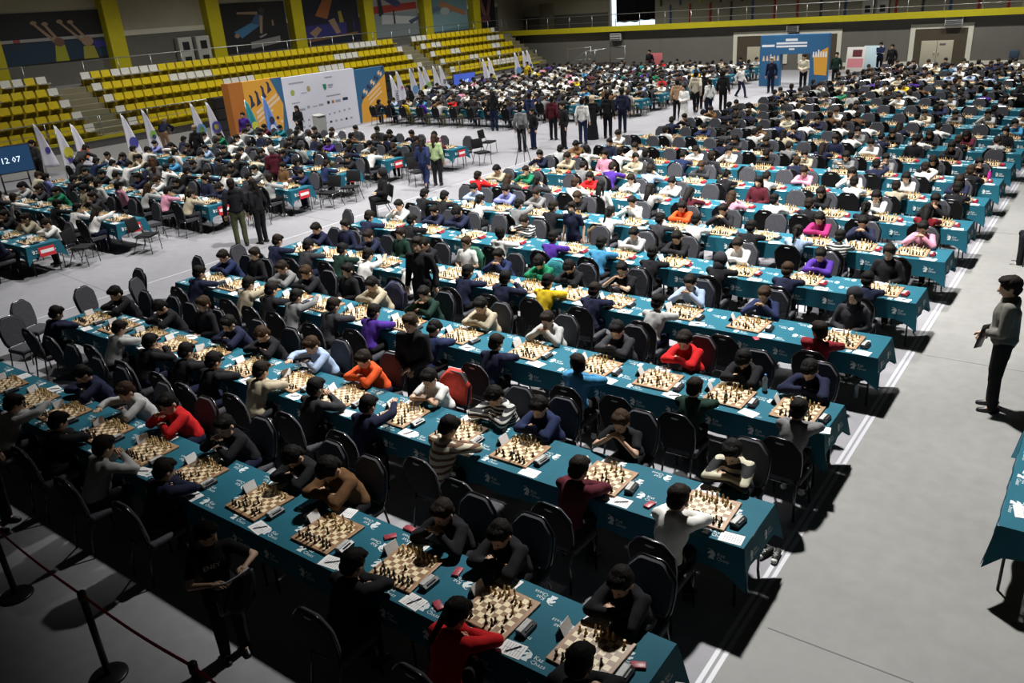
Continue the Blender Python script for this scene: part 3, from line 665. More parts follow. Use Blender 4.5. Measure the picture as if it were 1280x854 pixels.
_q = MB(); _q.join(legs_mb(-.9)); _q.join(legs_mb(.9)); _q.box(-TL/2+.01, TL/2-.01, .015, TW-.015, TH-.03, TH-.004); TAB_FAR = _q.mesh('folding_table_frame', BLACKM)
def table(x, y, key, label, group, near=True, sx=1.0, rz=0.0):
    t = thing('draped_table', label, 'table', (x, y, 0), rz, group); t.scale = (sx, 1, 1)
    link('tablecloth', TAB[key]['cloth'], t); link('logo_print', TAB[key]['pr' if near else 'prs'], t)['kind'] = 'stuff'
    if near:
        link('tabletop', TAB_TOP, t)
        for lx in (-.93, .93):
            for ly in (.09, .71): link('leg', TAB_LEG, t, (lx, ly, 0))
    else: link('table_frame', TAB_FAR, t)
    return t
# ---- chess set
WOODF = mat('board_border_wood', (.33,.19,.10), .45, var=.18, scale=25); SQL = mat('board_light_square', (.80,.66,.42), .4, var=.06, scale=30); SQD = mat('board_dark_square', (.26,.15,.075), .4, var=.12, scale=30)
BS = .25; SQ = .0535
bd = MB(); bd.bbox(-BS, BS, -BS, BS, 0, .022, .004, 0, False)
for i in range(8):
    for j in range(8):
        a, b_ = (i-4)*SQ, (j-4)*SQ; bd.add([(a,b_,.0226),(a+SQ,b_,.0226),(a+SQ,b_+SQ,.0226),(a,b_+SQ,.0226)], [(0,1,2,3)], 1 if (i+j) % 2 else 2)
BOARD = bd.mesh('chessboard', [WOODF, SQL, SQD])
PWH = mat('boxwood_piece', (.50,.36,.16), .4, var=.1, scale=40); PBL = mat('ebony_piece', (.022,.013,.010), .35)
BASE = [(.0165,0),(.0165,.006),(.013,.011),(.009,.018)]
PROF = {'pawn': BASE+[(.0065,.030),(.010,.033),(.006,.036),(.0095,.043),(.0085,.049),(.002,.053)],
 'rook': BASE+[(.0095,.042),(.0125,.045),(.0125,.056),(.009,.056)],
 'bishop': BASE+[(.007,.045),(.011,.048),(.007,.051),(.0105,.060),(.007,.070),(.003,.074),(.004,.077),(.001,.079)],
 'queen': BASE+[(.0075,.055),(.0125,.060),(.008,.063),(.0125,.080),(.009,.081),(.004,.088),(.001,.090)],
 'king': BASE+[(.008,.058),(.0135,.063),(.0085,.066),(.0135,.083),(.010,.087),(.003,.090)],
 'knight': BASE+[(.0115,.022),(.0105,.028),(.006,.030)]}
def piece_mb(kind, n, sgn=1):
    q = MB(); pr = PROF[kind]
    if n < 8: pr = [pr[0], pr[2], pr[4] if len(pr) > 5 else pr[3], pr[-3], pr[-1]]
    q.lathe(pr, n)
    if kind == 'king' and n >= 8: q.box(-.002,.002,-.002,.002,.088,.103); q.box(-.006,.006,-.002,.002,.094,.098)
    if kind == 'knight':
        ol = [(-.010,.026),(.008,.026),(.010,.040),(.006,.058),(-.001,.066),(-.004,.060),(-.014,.052),(-.017,.044),(-.012,.041),(-.004,.045)]
        q.prism([(u*sgn, v) for u, v in ol], 'x', -.006, .006)
    return q
PC = {}
for kd in PROF:
    for cn, mt in (('white', PWH), ('black', PBL)):
        PC[kd, cn] = piece_mb(kd, 10, -1 if cn == 'black' else 1).mesh(cn+'_'+kd, mt)
PLO = {}
for kd in PROF:
    a = piece_mb(kd, 5); me = a.mesh('t', PWH); me.calc_loop_triangles(); PLO[kd] = (np.array(a.v), np.array([t.vertices[:] for t in me.loop_triangles])); bpy.data.meshes.remove(me)
BACK = ['rook','knight','bishop','queen','king','bishop','knight','rook']
def game(rng, stage):
    men = []
    for c, r0, rp, dr in (('black', 0, 1, 1), ('white', 7, 6, -1)):
        for i in range(8):
            men.append([BACK[i], c, i, r0]); men.append(['pawn', c, i, rp])
    occ = {(m_[2], m_[3]) for m_ in men}
    for _ in range(int(stage*26)):
        m_ = rng.choice(men); dr = 1 if m_[1] == 'black' else -1
        if m_[0] == 'pawn': t = (m_[2], m_[3]+dr*rng.choice((1, 1, 2)))
        else: t = (m_[2]+rng.randint(-2, 2), m_[3]+dr*rng.randint(0, 3))
        if 0 <= t[0] < 8 and 0 <= t[1] < 8 and t not in occ and abs(t[1]-3.5) < 3.6: occ.discard((m_[2], m_[3])); m_[2], m_[3] = t; occ.add(t)
    rem = int(stage*14)
    for _ in range(rem):
        m_ = rng.choice(men)
        if m_[0] != 'king': men.remove(m_)
    return men
# clock, place card, score sheet, pen
DISP = mat('clock_display', (.80,.80,.77), .4); CLB = mat('clock_black', (.015,.015,.017), .4); CLR = mat('clock_red', (.42,.02,.03), .4); PAPER = mat('white_paper', (.80,.79,.77), .8, var=.03); INK = mat('printed_ink', (.25,.25,.27), .8)
def clock_mesh(mt):
    q = MB(); q.prism([(-.045,0),(.045,0),(.045,.034),(.010,.052),(-.045,.052)], 'y', -.085, .085); return q.mesh('clock_body', mt)
CLK = {'black': clock_mesh(CLB), 'red': clock_mesh(CLR)}
_q = MB(); _q.add([(-.042,-.075,.0528),(.004,-.075,.0528),(.004,.075,.0528),(-.042,.075,.0528)], [(0,1,2,3),(3,2,1,0)]); CLK_D = _q.mesh('display', DISP)
_q = MB(); _q.box(.022,.036,-.05,.05,.035,.05); CLK_B = _q.mesh('button_bar', BLACKP)
_q = MB(); _q.prism([(-.04,0),(0,.095),(.003,.095),(.043,0),(.040,0),(.0015,.089),(-.037,0)], 'y', -.07, .07); CARD = _q.mesh('place_card', PAPER)
_q = MB(); _q.box(-.075,.075,-.105,.105,0,.0015); SHEET = _q.mesh('score_sheet', PAPER)
_q = MB()
for i in range(7): _q.add([(-.06,-.085+i*.024,.0022),(.06,-.085+i*.024,.0022),(.06,-.081+i*.024,.0022),(-.06,-.081+i*.024,.0022)], [(0,1,2,3)])
_q.add([(-.002,-.085,.0022),(.001,-.085,.0022),(.001,.07,.0022),(-.002,.07,.0022)], [(0,1,2,3)]); SHLINE = _q.mesh('printed_lines', INK)
_q = MB(); _q.tube([(0,-.07,.006),(0,.055,.006),(0,.07,.006)], [.0045,.0045,.001], 6); PEN = _q.mesh('pen', mat('pen_dark', (.02,.02,.05), .3))
# ================================================================== the rows of tables
YR = [3.673,5.824,8.157,10.453,12.715,14.945,17.093,19.178,21.242,23.23,25.22,27.21,29.2,31.19,33.18,35.17,37.16,39.15,41.14,43.13,45.12,47.11]
XB = {1:[-2.56,-3.44,-4.47,-5.49,-6.52,-7.62,-8.59,-9.54,-10.55,-11.4,-12.3],
 2:[-2.56,-3.67,-4.75,-5.63,-6.53,-7.56,-8.52,-9.52,-10.5,-11.36,-12.16,-13.0,-13.85],
 3:[-2.47,-3.29,-4.24,-5.13,-6.24,-7.5,-8.64,-9.69,-10.51,-11.32,-12.21,-13.0,-13.75],
 4:[-2.61,-3.92,-4.97,-6.15,-6.98,-7.86,-8.74,-9.6,-10.35,-11.3,-12.1,-12.85,-13.7],
 5:[-2.6,-3.83,-4.93,-6.21,-7.33,-8.39,-9.87,-10.94,-12.07,-13.3],
 6:[-2.64,-3.52,-4.35,-5.37,-6.2,-7.24,-8.22,-9.71,-10.76,-11.81,-12.71,-13.71]}
BLK = []      # (block, row number, y0, board xs, x_right, x_left)
for i, y in enumerate(YR):
    k = i+1; xl = -14.36 if y < 22 else max(-14.36, -14.0+(y-22)*.105)
    xs = XB.get(k) or [-2.6-j*((-2.6-xl-.5)/11) for j in range(12)]
    BLK.append(('R', k, y, xs, -2.06, xl))
LEND = [-20.4,-20.4,-19.7,-19.0,-19.3,-19.5,-18.6]
for i in range(7):
    y = 8.1+2.26*i; xl = max(-33.2+.25*abs(i-3), -26-i*1.6) if i < 4 else -31.2
    xr = LEND[i]; n = int((xr-xl)/1.0); BLK.append(('L', i+1, y, [xr-.55-j*((xr-xl-.9)/max(1,n-1)) for j in range(n)], xr, xl))
for i in range(10):
    y = 30.7+2.1*i; xl = -31.2 if i < 3 else -33.5; xr = -18.2-.0*i if i > 1 else -22.0+i*1.5
    n = int((xr-xl)/1.0); BLK.append(('C', i+1, y, [xr-.55-j*((xr-xl-.9)/(n-1)) for j in range(n)], xr, xl))
BP = {'R': 'row from rope barrier', 'L': 'row beside flags', 'C': 'row before far wall'}
GP = {'R': 'the long main rows', 'L': 'the rows beside the flags', 'C': 'the rows before the far wall'}
def rowph(b, k): return '%s %s' % (ORD[k], BP[b])
# people seen in the near rows: (row, side, head pixel, colour, pose, extras)
SEEN = '''1f 105 472 navy write|1f 158 489 light_grey reach|1f 215 521 red cheek hoodie|1f 282 535 black cheek|1f 370 570 black hunch|1f 412 610 brown hunch jacket big|1f 553 640 black chin|1f 625 675 black fold|1f 778 765 black fold
1n 16 504 light_grey reach|1n 72 523 black fold|1n 129 559 light_grey chin|1n 202 577 navy fold|1n 441 704 black fold|1n 571 766 red write long|1n 726 829 black fold
2f 146 372 black fold|2f 200 392 black hunch|2f 256 389 black back|2f 287 409 navy fold|2f 327 416 black write|2f 390 431 sky_blue reach shirt|2f 455 448 orange fold hoodie|2f 537 484 white fold tee|2f 622 495 stripesbw write|2f 671 508 dark_blue fold|2f 775 525 black chin tee|2f 914 564 stripescb fold
2n 70 391 navy fold|2n 148 406 light_grey fold hoodie|2n 187 426 black cheek|2n 233 439 black fold|2n 266 454 black fold|2n 326 459 beige fold|2n 394 484 dark_grey chin|2n 458 489 navy reach|2n 562 534 stripescr write|2n 723 585 burgundy fold|2n 847 606 white fold shirt
3f 287 328 dark_blue fold|3f 314 327 black back|3f 353 334 grey fold|3f 384 348 black fold|3f 436 350 black back|3f 466 356 beige fold shirt|3f 530 367 dark_green cheek|3f 601 387 beige fold shirt|3f 684 401 light_grey chin hoodie|3f 772 413 dark_grey fold jacket|3f 857 424 red fold jacket|3f 930 449 black hunch|3f 1011 473 navy write
3n 248 338 navy fold|3n 310 351 beige reach|3n 340 363 black fold|3n 369 369 grey reach hoodie|3n 416 382 dark_grey fold|3n 467 383 purple fold|3n 543 415 dark_blue hunch|3n 621 439 navy fold|3n 722 457 light_blue turn jacket|3n 869 496 dark_green fold|3n 1002 511 grey fold
4f 399 292 navy fold|4f 431 295 navy back|4f 462 295 navy fold|4f 501 304 dark_green back|4f 531 309 black fold|4f 584 314 white back tee|4f 624 324 dark_blue chin|4f 681 337 green hunch|4f 707 339 black hunch|4f 779 337 black cheek tee|4f 862 359 sky_blue chin jacket|4f 955 368 dark_blue chin jacket|4f 1066 386 dark_grey back hood
4n 347 302 navy fold|4n 386 310 dark_grey fold|4n 428 308 dark_green fold|4n 460 319 white reach tee|4n 516 333 white fold tee|4n 585 343 navy fold|4n 632 353 navy cheek|4n 685 352 yellow fold|4n 744 358 navy fold|4n 822 378 light_grey fold|4n 1024 412 dark_red turn jacket
5f 500 262 white cheek|5f 543 269 navy fold|5f 573 279 navy hunch big|5f 655 278 stripesbw reach|5f 792 293 light_grey fold hoodie|5f 846 306 black fold|5f 921 309 white fold jacket|5f 1025 317 purple fold|5f 1110 329 black back
5n 462 274 navy fold|5n 514 272 black fold|5n 625 294 white turn|5n 691 287 purple fold jacket|5n 752 301 light_blue fold jacket|5n 816 324 black fold|5n 900 325 black fold hood|5n 984 344 navy fold|5n 1085 349 navy fold
6f 592 238 sky_blue fold shirt|6f 632 239 violet fold long|6f 670 241 grey fold|6f 722 252 black fold|6f 790 257 white chin|6f 852 263 orange fold long|6f 904 270 black chin|6f 1024 279 magenta fold long|6f 1078 280 navy chin long|6f 1154 287 pink chin long
6n 530 242 black fold|6n 556 250 black fold|6n 600 252 white fold long|6n 648 255 grey reach|6n 691 263 black fold|6n 762 268 white fold long|6n 825 273 dark_grey fold|6n 870 275 white fold|6n 939 292 black fold|6n 997 294 sky_blue fold long|6n 1050 303 stripesbw fold
7f 737 220 red fold long|7f 840 234 white fold long|7f 1026 248 black fold long|7f 1096 247 white fold long|7f 1171 247 black chin long|7n 1082 259 black fold long|7n 1160 259 dark_red fold long|7n 1011 255 black fold
8f 1001 222 pink fold long|8f 1065 220 white chin long|8f 1132 222 white fold long|8f 1199 228 navy fold long|8n 1119 235 beige fold|8n 1195 241 black fold|7f 950 219 burgundy back long'''
STRIPE = {'stripesbw': ('striped', stripe_mat('stripe_black_white', (.012,.012,.014), (.5,.5,.46), 7)), 'stripescb': ('two-tone', stripe_mat('stripe_black_cream', (.012,.012,.014), (.55,.52,.38), 3.2)),
          'stripescr': ('cream', stripe_mat('stripe_cream_brown', (.52,.48,.36), (.13,.07,.04), 5))}
rng = random.Random(5)
ENT = []      # dicts: person and chair per seat
rowY = {('R', b[1]): b for b in BLK if b[0] == 'R'}
for tok in SEEN.replace('\n', '|').split('|'):
    a = tok.split(); k = int(a[0][0]); sd = a[0][1]; px, py = float(a[1]), float(a[2]); ex = a[5:]
    y0 = YR[k-1]; big_ = 1.16 if 'big' in ex else 1.05; hd_ = PM[a[4]]['head']; p_ = onz(px, py, .488+(hd_.z+.02-.47)*big_); sg = 1 if sd == 'n' else -1
    yb = y0-.27 if sd == 'n' else y0+1.07
    yy = min(max(p_.y-sg*hd_.y*big_, yb-(.10 if sd == 'n' else .04)), yb+(.04 if sd == 'n' else .10)); x = max(-14.6, min(-2.3, ony(px, py, yy+sg*hd_.y*big_).x))
    ENT.append(dict(b='R', k=k, sd=sd, x=x, y=yy, top=a[3].replace('_', ' '), pose=a[4], ex=ex, occ=True))
PAL = ['white']*22+['black']*24+['navy']*14+['light grey']*12+['grey']*8+['dark grey']*9+['beige']*5+['cream']*5+['pink']*2+['teal']*1+['light blue']*2+['sky blue']*3+['purple']*1+['green']*1+['red']*1+['burgundy']*2+['yellow']*1+['brown']*3+['violet']*1+['dark blue']*4
OFF = lambda b, k: .225 if b == 'R' and k >= 9 else .265
PS = ['fold']*5+['chin']*4+['write']*3+['cheek']*3+['hunch']*2+['reach']*2+['back']*2+['turn']
for b, k, y0, xs, xr, xl in BLK:
    for x in xs:
        for sd in 'nf':
            mine = [e for e in ENT if e['b'] == b and e['k'] == k and e['sd'] == sd and abs(e['x']-x) < .52]
            if mine: continue
            near = b == 'R' and k <= 6
            occ = (not near) and rng.random() < ((.78 if k < 10 else .62) if b == 'R' else .92)
            xx = x+rng.uniform(-.08, .08)
            if any(e['b'] == b and e['k'] == k and e['sd'] == sd and abs(e['x']-xx) < .47 for e in ENT if near or (b == 'R' and k < 9)): continue
            if b == 'R' and k == 1 and sd == 'n' and -7.0 < x < -4.9: continue
            off = 0 if occ else rng.uniform(.03, .14)
            ENT.append(dict(b=b, k=k, sd=sd, x=xx, y=y0-OFF(b, k)-off if sd == 'n' else y0+.80+OFF(b, k)+off, top=rng.choice(PAL), pose=rng.choice(PS), ex=(['long'] if rng.random() < .33 else []), occ=occ))
# keep seated neighbours apart along each side
from collections import defaultdict
grp = defaultdict(list)
for e in ENT: grp[e['b'], e['k'], e['sd']].append(e)
for g in grp.values():
    g.sort(key=lambda e: -e['x'])
    for _ in range(6):
        for e, f in zip(g[:-1], g[1:]):
            d = e['x']-f['x']
            if d < .62: s_ = (.62-d)/2; e['x'] += s_; f['x'] -= s_
# chairs standing back to back in one gap must clear each other: pull them towards their own tables, else step aside
BY = {(b[0], b[1]): b[2] for b in BLK}
for (b_, k_) in list(BY):
    A_ = grp.get((b_, k_, 'f'), []); B_ = grp.get((b_, k_+1, 'n'), [])
    if not B_: continue
    ylo = BY[b_, k_]+.80+.215; yhi = BY[b_, k_+1]-.215; need = min(.775, yhi-ylo)
    for _ in range(4):
        for e in A_:
            for f in B_:
                if abs(e['x']-f['x']) >= .50: continue
                d = need-(f['y']-e['y'])
                if d <= 0: continue
                if not e['occ'] and f['occ']: m_ = min(d, e['y']-ylo); e['y'] -= m_; f['y'] += d-m_
                elif e['occ'] and not f['occ']: m_ = min(d, yhi-f['y']); f['y'] += m_; e['y'] -= d-m_
                else:
                    m_ = min(d/2, e['y']-ylo); e['y'] -= m_; f['y'] += d-m_
                    if f['y'] > yhi: e['y'] -= f['y']-yhi; f['y'] = yhi
# footprints of seats and tables, for whoever and whatever stands between them
FOOT = []
for e in ENT: FOOT.append((e['x']-.25, e['x']+.25, e['y']-.40, e['y']+.27) if e['sd'] == 'n' else (e['x']-.25, e['x']+.25, e['y']-.27, e['y']+.40))
for b in BLK: FOOT.append((b[5]-.10, b[4]+.10, b[2]-.06, b[2]+.86))
ROUND = []
def clear(x, y, r_):
    for a, b, c, d in FOOT:
        dx = max(a-x, 0, x-b); dy = max(c-y, 0, y-d)
        if dx*dx+dy*dy < r_*r_: return False
    return all((x-u)**2+(y-v)**2 >= (r_+q)**2 for u, v, q in ROUND)
def settle(x, y, r_, most=34):
    # nearest free standing place
    for sh in (1, .85, .7):
        for st in range(0, most):
            for k in range(1 if st == 0 else 32):
                a = 2*math.pi*k/32; X = x+.05*st*math.cos(a); Y = y+.05*st*math.sin(a)
                if clear(X, Y, r_*sh): ROUND.append((X, Y, r_*sh)); return X, Y
    ROUND.append((x, y, r_)); return x, y
def inview(x, y, z, mg=45):
    a, b_, d = pix((x, y, z)); return -mg < a < 1280+mg and -mg < b_ < 854+mg*1.6
for e in ENT:
    e['vis'] = inview(e['x'], e['y'], .8); e['d'] = pix((e['x'], e['y'], .9))[2]
    xs = [b for b in BLK if b[0] == e['b'] and b[1] == e['k']][0][3]; e['bi'] = min(range(len(xs)), key=lambda i: abs(xs[i]-e['x']))+1
for e in ENT:
    if e['pose'] == 'reach' and e['sd'] == 'f' and any(f['pose'] == 'reach' and f['sd'] == 'n' and f['b'] == e['b'] and f['k'] == e['k'] and abs(f['x']-e['x']) < .7 for f in ENT): e['pose'] = 'write'
vis = sorted([e for e in ENT if e['vis']], key=lambda e: e['d'])
occ = [e for e in vis if e['occ']]
NIND = 246
def hair_of(r_): return rng.choice([(.008,.007,.006)]*8+[(.016,.011,.008)]*3+[(.035,.020,.011)])
SIDE = {'n': 'barrier side', 'f': 'wall side'}
seen_labels = set()
used_ind = set()
for e in occ[:NIND]:
    ex = e['ex']; top = e['top']; tm = None; cn = top
    if top in STRIPE: cn, tm = STRIPE[top]; top = 'cream'
    gm = next((g for g in ('hoodie', 'jacket', 'shirt') if g in ex), 'tee' if 'tee' in ex else 'sweater')
    hr = 'hood' if 'hood' in ex else ('long' if 'long' in ex and rng.random() < .6 else 'ponytail' if 'long' in ex else 'short')
    hc = (.025,.025,.03) if hr == 'hood' else hair_of(rng)
    lb = 'child in %s %s, %s, %s board from aisle, %s' % (cn, gm, SIDE[e['sd']], ORD[e['bi']], rowph(e['b'], e['k']))
    s_ = 1.16 if 'big' in ex else rng.uniform(1.03, 1.09)
    person((e['x'], e['y'], 0), (0 if e['sd'] == 'n' else math.pi)+rng.uniform(-.06, .06), e['pose'], top, lb, rng.choice(['black','black','navy','dark grey','khaki' if e['k'] > 6 else 'black']), hr, hc, s_, 'tee' if 'tee' in ex else 'long',
           'seated players at '+GP[e['b']], gm.replace(' ', '_'), tm, rng.choice(['black','black','white','dark grey']))
# the rest of the seated players, farther off
def crowd(ents, name, label):
    V, F, K = [], [], []; off = 0
    for e in ents:
        P = PM[e['pose']]['low']; a = (0 if e['sd'] == 'n' else math.pi)+rng.uniform(-.06, .06); s_ = rng.uniform(1.02, 1.08); ca, sa = math.cos(a), math.sin(a)
        top = e['top'] if e['top'] in COL else 'cream'
        for part, c in (('skin', (.52,.33,.22)), ('top', COL[top]), ('legs', COL[rng.choice(['black','navy','dark grey','khaki'])]), ('hair', hair_of(rng))):
            v, t = P[part]; w_ = np.empty_like(v); w_[:,0] = (v[:,0]*ca-v[:,1]*sa)*s_+e['x']; w_[:,1] = (v[:,0]*sa+v[:,1]*ca)*s_+e['y']; w_[:,2] = (v[:,2]-.47)*s_+.488
            V.append(w_); F.append(t+off); off += len(v); K.append(np.tile(np.array([*c, 1.0]), (len(v), 1)))
    return np_mesh(name, np.vstack(V), np.vstack(F), [mat('crowd_colours', (.2,.2,.2), .85, attr=True, spec=.2)], np.vstack(K))
def np_mesh(name, v, f, mats, col=None, mi=None, smooth=True):
    me = bpy.data.meshes.new(name); me.vertices.add(len(v)); me.vertices.foreach_set('co', v.ravel().astype('f'))
    me.loops.add(f.size); me.loops.foreach_set('vertex_index', f.ravel().astype('i')); me.polygons.add(len(f))
    me.polygons.foreach_set('loop_start', np.arange(0, f.size, 3, dtype='i'))
    for a in mats: me.materials.append(a)
    if mi is not None: me.polygons.foreach_set('material_index', mi.astype('i'))
    me.update(calc_edges=True); me.polygons.foreach_set('use_smooth', [smooth]*len(f))
    if col is not None:
        at = me.color_attributes.new('Col', 'FLOAT_COLOR', 'POINT'); at.data.foreach_set('color', col.ravel().astype('f'))
    me.validate(); return link(name, me)
cr = crowd(occ[NIND:], 'crowd', '')
tag(cr, 'mass of seated players in dark and white clothes at the farthest tables', 'crowd', kind='stuff')
# chairs
for i, e in enumerate(vis[:300]):
    st_ = 'taken' if e['occ'] else 'empty'
    lb = '%s charcoal banquet chair, %s, %s board from aisle, %s' % (st_, SIDE[e['sd']], ORD[e['bi']], rowph(e['b'], e['k']))
    chair((e['x'], e['y'], 0), (0 if e['sd'] == 'n' else math.pi)+rng.uniform(-.04, .04), lb, 'banquet chairs at '+GP[e['b']], full=i < 170)
me = CH_ONE; me.calc_loop_triangles(); cv = np.empty(len(me.vertices)*3); me.vertices.foreach_get('co', cv); cv = cv.reshape(-1, 3)
ct = np.array([t.vertices[:] for t in me.loop_triangles]); cm = np.array([t.material_index for t in me.loop_triangles])
V, F, K = [], [], []
for e in vis[300:]:
    s_ = 1 if e['sd'] == 'n' else -1; w_ = cv.copy(); w_[:,0] = cv[:,0]*s_+e['x']; w_[:,1] = cv[:,1]*s_+e['y']; F.append(ct+len(cv)*len(V)); V.append(w_); K.append(cm)
tag(np_mesh('far_chair_rows', np.vstack(V), np.vstack(F), CH_MATS, None, np.concatenate(K), False), 'charcoal chairs packed along the farthest table rows', 'chair', kind='stuff')
# tables
for b, k, y0, xs, xr, xl in BLK:
    n = max(1, round((xr-xl)/2.05)); L = (xr-xl)/n
    for i in range(n):
        xc = xr-L*(i+.5)
        if not (inview(xc, y0+.4, .75, 90) or inview(xc+L/2, y0+.4, .75, 60) or inview(xc-L/2, y0+.4, .75, 60)): continue
        d = pix((xc, y0+.4, .75))[2]
        key = 'right' if i == 0 else 'left' if i == n-1 else 'mid'
        table(xc, y0, key, 'teal cloth covered table, %s from aisle end, %s' % (ORD[i+1], rowph(b, k)), 'teal tables in '+GP[b], d < 19 and b == 'R', L/TL)
# boards and what lies with them
BD = []
for b, k, y0, xs, xr, xl in BLK:
    for i, x in enumerate(xs):
        if inview(x, y0+.4, .78, 30): BD.append(dict(b=b, k=k, i=i+1, x=x, y=y0+(.375 if b == 'R' and k < 9 else .4), y0=y0, d=pix((x, y0+.4, .78))[2]))
BD.sort(key=lambda e: e['d'])
ZT = TH+.0016
npc = 0; WV, WF, BV, BF = [], [], [], []; wo = bo = 0
for n_, e in enumerate(BD):
    r2 = random.Random(n_*7+1); ph = '%s board from aisle, %s' % (ORD[e['i']], rowph(e['b'], e['k'])); a = r2.uniform(-.05, .05)
    e['men'] = game(r2, r2.uniform(.12, .95) if e['b'] == 'R' else r2.uniform(.2, .9)); ca, sa = math.cos(a), math.sin(a); e['a'] = a
    if n_ < 300: tag(link('chessboard', BOARD, None, (e['x'], e['y'], ZT), a), 'wooden chessboard with pieces, %s' % ph, 'chessboard', 'chessboards on '+GP[e['b']])
    ind = npc+len(e['men']) <= 300 and n_ < 14
    tid = 0
    for kd, cn, c, r_ in e['men']:
        lx, ly = (c-3.5)*SQ+r2.uniform(-.006, .006), (r_-3.5)*SQ+r2.uniform(-.006, .006); X, Y, Z = e['x']+lx*ca-ly*sa, e['y']+lx*sa+ly*ca, ZT+.0224
        if ind:
            npc += 1; o = tag(link('chess_'+kd, PC[kd, cn], None, (X, Y, Z), r2.uniform(-.3, .3)), '%s %s on the %s' % ('pale wooden' if cn == 'white' else 'black', kd, ph), 'chess piece', '%s %ss on %s' % (cn, kd, ph))
        else:
            if e['d'] > 34 and r2.random() < .35: continue
            v, t = PLO[kd]; v = v+np.array([X, Y, Z])
            if cn == 'white': WV.append(v); WF.append(t+wo); wo += len(v)
            else: BV.append(v); BF.append(t+bo); bo += len(v)
v = np.vstack(WV+BV); f = np.vstack([np.vstack(WF), np.vstack(BF)+wo]); mi = np.concatenate([np.zeros(sum(map(len, WF))), np.ones(sum(map(len, BF)))])
tag(np_mesh('far_chess_pieces', v, f, [PWH, PBL], None, mi, True), 'chessmen standing on the boards of the farther rows', 'chess pieces', kind='stuff')
if len(BD) > 300:
    bv = np.array(bd.v); fs = [(f_[0], f_[i], f_[i+1], m_) for f_, m_ in zip(bd.f, bd.m) for i in range(1, len(f_)-1)]; bt = np.array([q_[:3] for q_ in fs]); bmi = np.array([q_[3] for q_ in fs])
    V, F, K = [], [], []
    for e in BD[300:]: F.append(bt+len(bv)*len(V)); V.append(bv+np.array([e['x'], e['y'], ZT])); K.append(bmi)
    tag(np_mesh('far_chessboards', np.vstack(V), np.vstack(F), [WOODF, SQL, SQD], None, np.concatenate(K), False), 'wooden chessboards on the farthest tables', 'chessboards', kind='stuff')
for n_, e in enumerate(BD[:150]):
    r2 = random.Random(n_*13+3); ph = '%s board from aisle, %s' % (ORD[e['i']], rowph(e['b'], e['k'])); gp_ = GP[e['b']]
    red = (e['b'] == 'R' and e['k'] in (5, 7, 8, 9, 10)) or (e['b'] == 'R' and e['k'] == 6 and e['i'] < 3)
    cx = e['x']+.325
    t = thing('chess_clock', '%s digital chess clock beside %s' % ('red' if red else 'black', ph), 'clock', (cx, e['y']-.06+r2.uniform(-.03,.03), ZT), r2.uniform(-.12,.12), 'chess clocks on '+gp_)
    link('clock_body', CLK['red' if red else 'black'], t)
    if n_ < 90: link('display', CLK_D, t); link('button_bar', CLK_B, t)
    tag(link('place_card', CARD, None, (e['x']-.305, e['y']+.10+r2.uniform(-.03,.03), ZT), r2.uniform(-.3,.3)), 'white folded place card beside %s' % ph, 'place card', 'place cards on '+gp_)
    if n_ < 100:
        for sd in 'nf':
            X = e['x']+(.345 if sd == 'n' else -.12)+r2.uniform(-.02,.02); Y = e['y0']+(.088 if sd == 'n' else .71)
            zz = ZT+.001
            an = r2.uniform(-.25,.25)+math.pi/2
            s_ = tag(link('score_sheet', SHEET, None, (X, Y, zz), an), 'white score sheet, %s, %s' % (SIDE[sd], ph), 'paper', 'score sheets on '+gp_); link('printed_lines', SHLINE, s_)
            if n_ < 60 and r2.random() < .65: tag(link('pen', PEN, None, (X+.01, Y, zz+.002), an+r2.uniform(.3,1.2)), 'dark pen on score sheet, %s, %s' % (SIDE[sd], ph), 'pen', 'pens on '+gp_)
# ================================================================== people standing
def stander(px, py, z, pose, top, bottom, face, label, hair='short', hairc=(.012,.009,.007), s=1.0, garment='jacket', at=None, sleeve='long', shoe='black'):
    p = Vector(at) if at is not None else onz(px, py, z)
    p.x, p.y = settle(p.x, p.y, .33 if pose == 'robe' else .265)
    return person((p.x, p.y, 0), R(face), pose, top, label, bottom, hair, hairc, s, sleeve, None, garment, None, shoe, seated=False)
# face: 0 looks away along +Y, 90 looks towards -X, 180 looks back along -Y, 270 looks towards +X
man = stander(1240, 511, 0, 'clasp', 'suit grey', 'black', 100, 'standing man in grey suit jacket holding a dark folder on the walkway', garment='suit_jacket', s=1.05)
fo = MB(); fo.bbox(-.115,.115,-.006,.006,-.16,.16,.003); f_ = fo.build('document_folder', mat('dark_folder', (.05,.05,.055), .4)); f_.location = man.location+Vector((-.245,-.03,1.0)); f_.rotation_euler = (R(8), R(12), R(75)); tag(f_, 'dark document folder held by the man in grey suit', 'folder')
boy = stander(0, 0, 0, 'hold', 'black', 'black', -112, 'boy in black printed tee shirt standing behind first table row holding a jacket', s=.83, sleeve='tee', garment='tee_shirt', at=(-5.75, 3.0, 0))
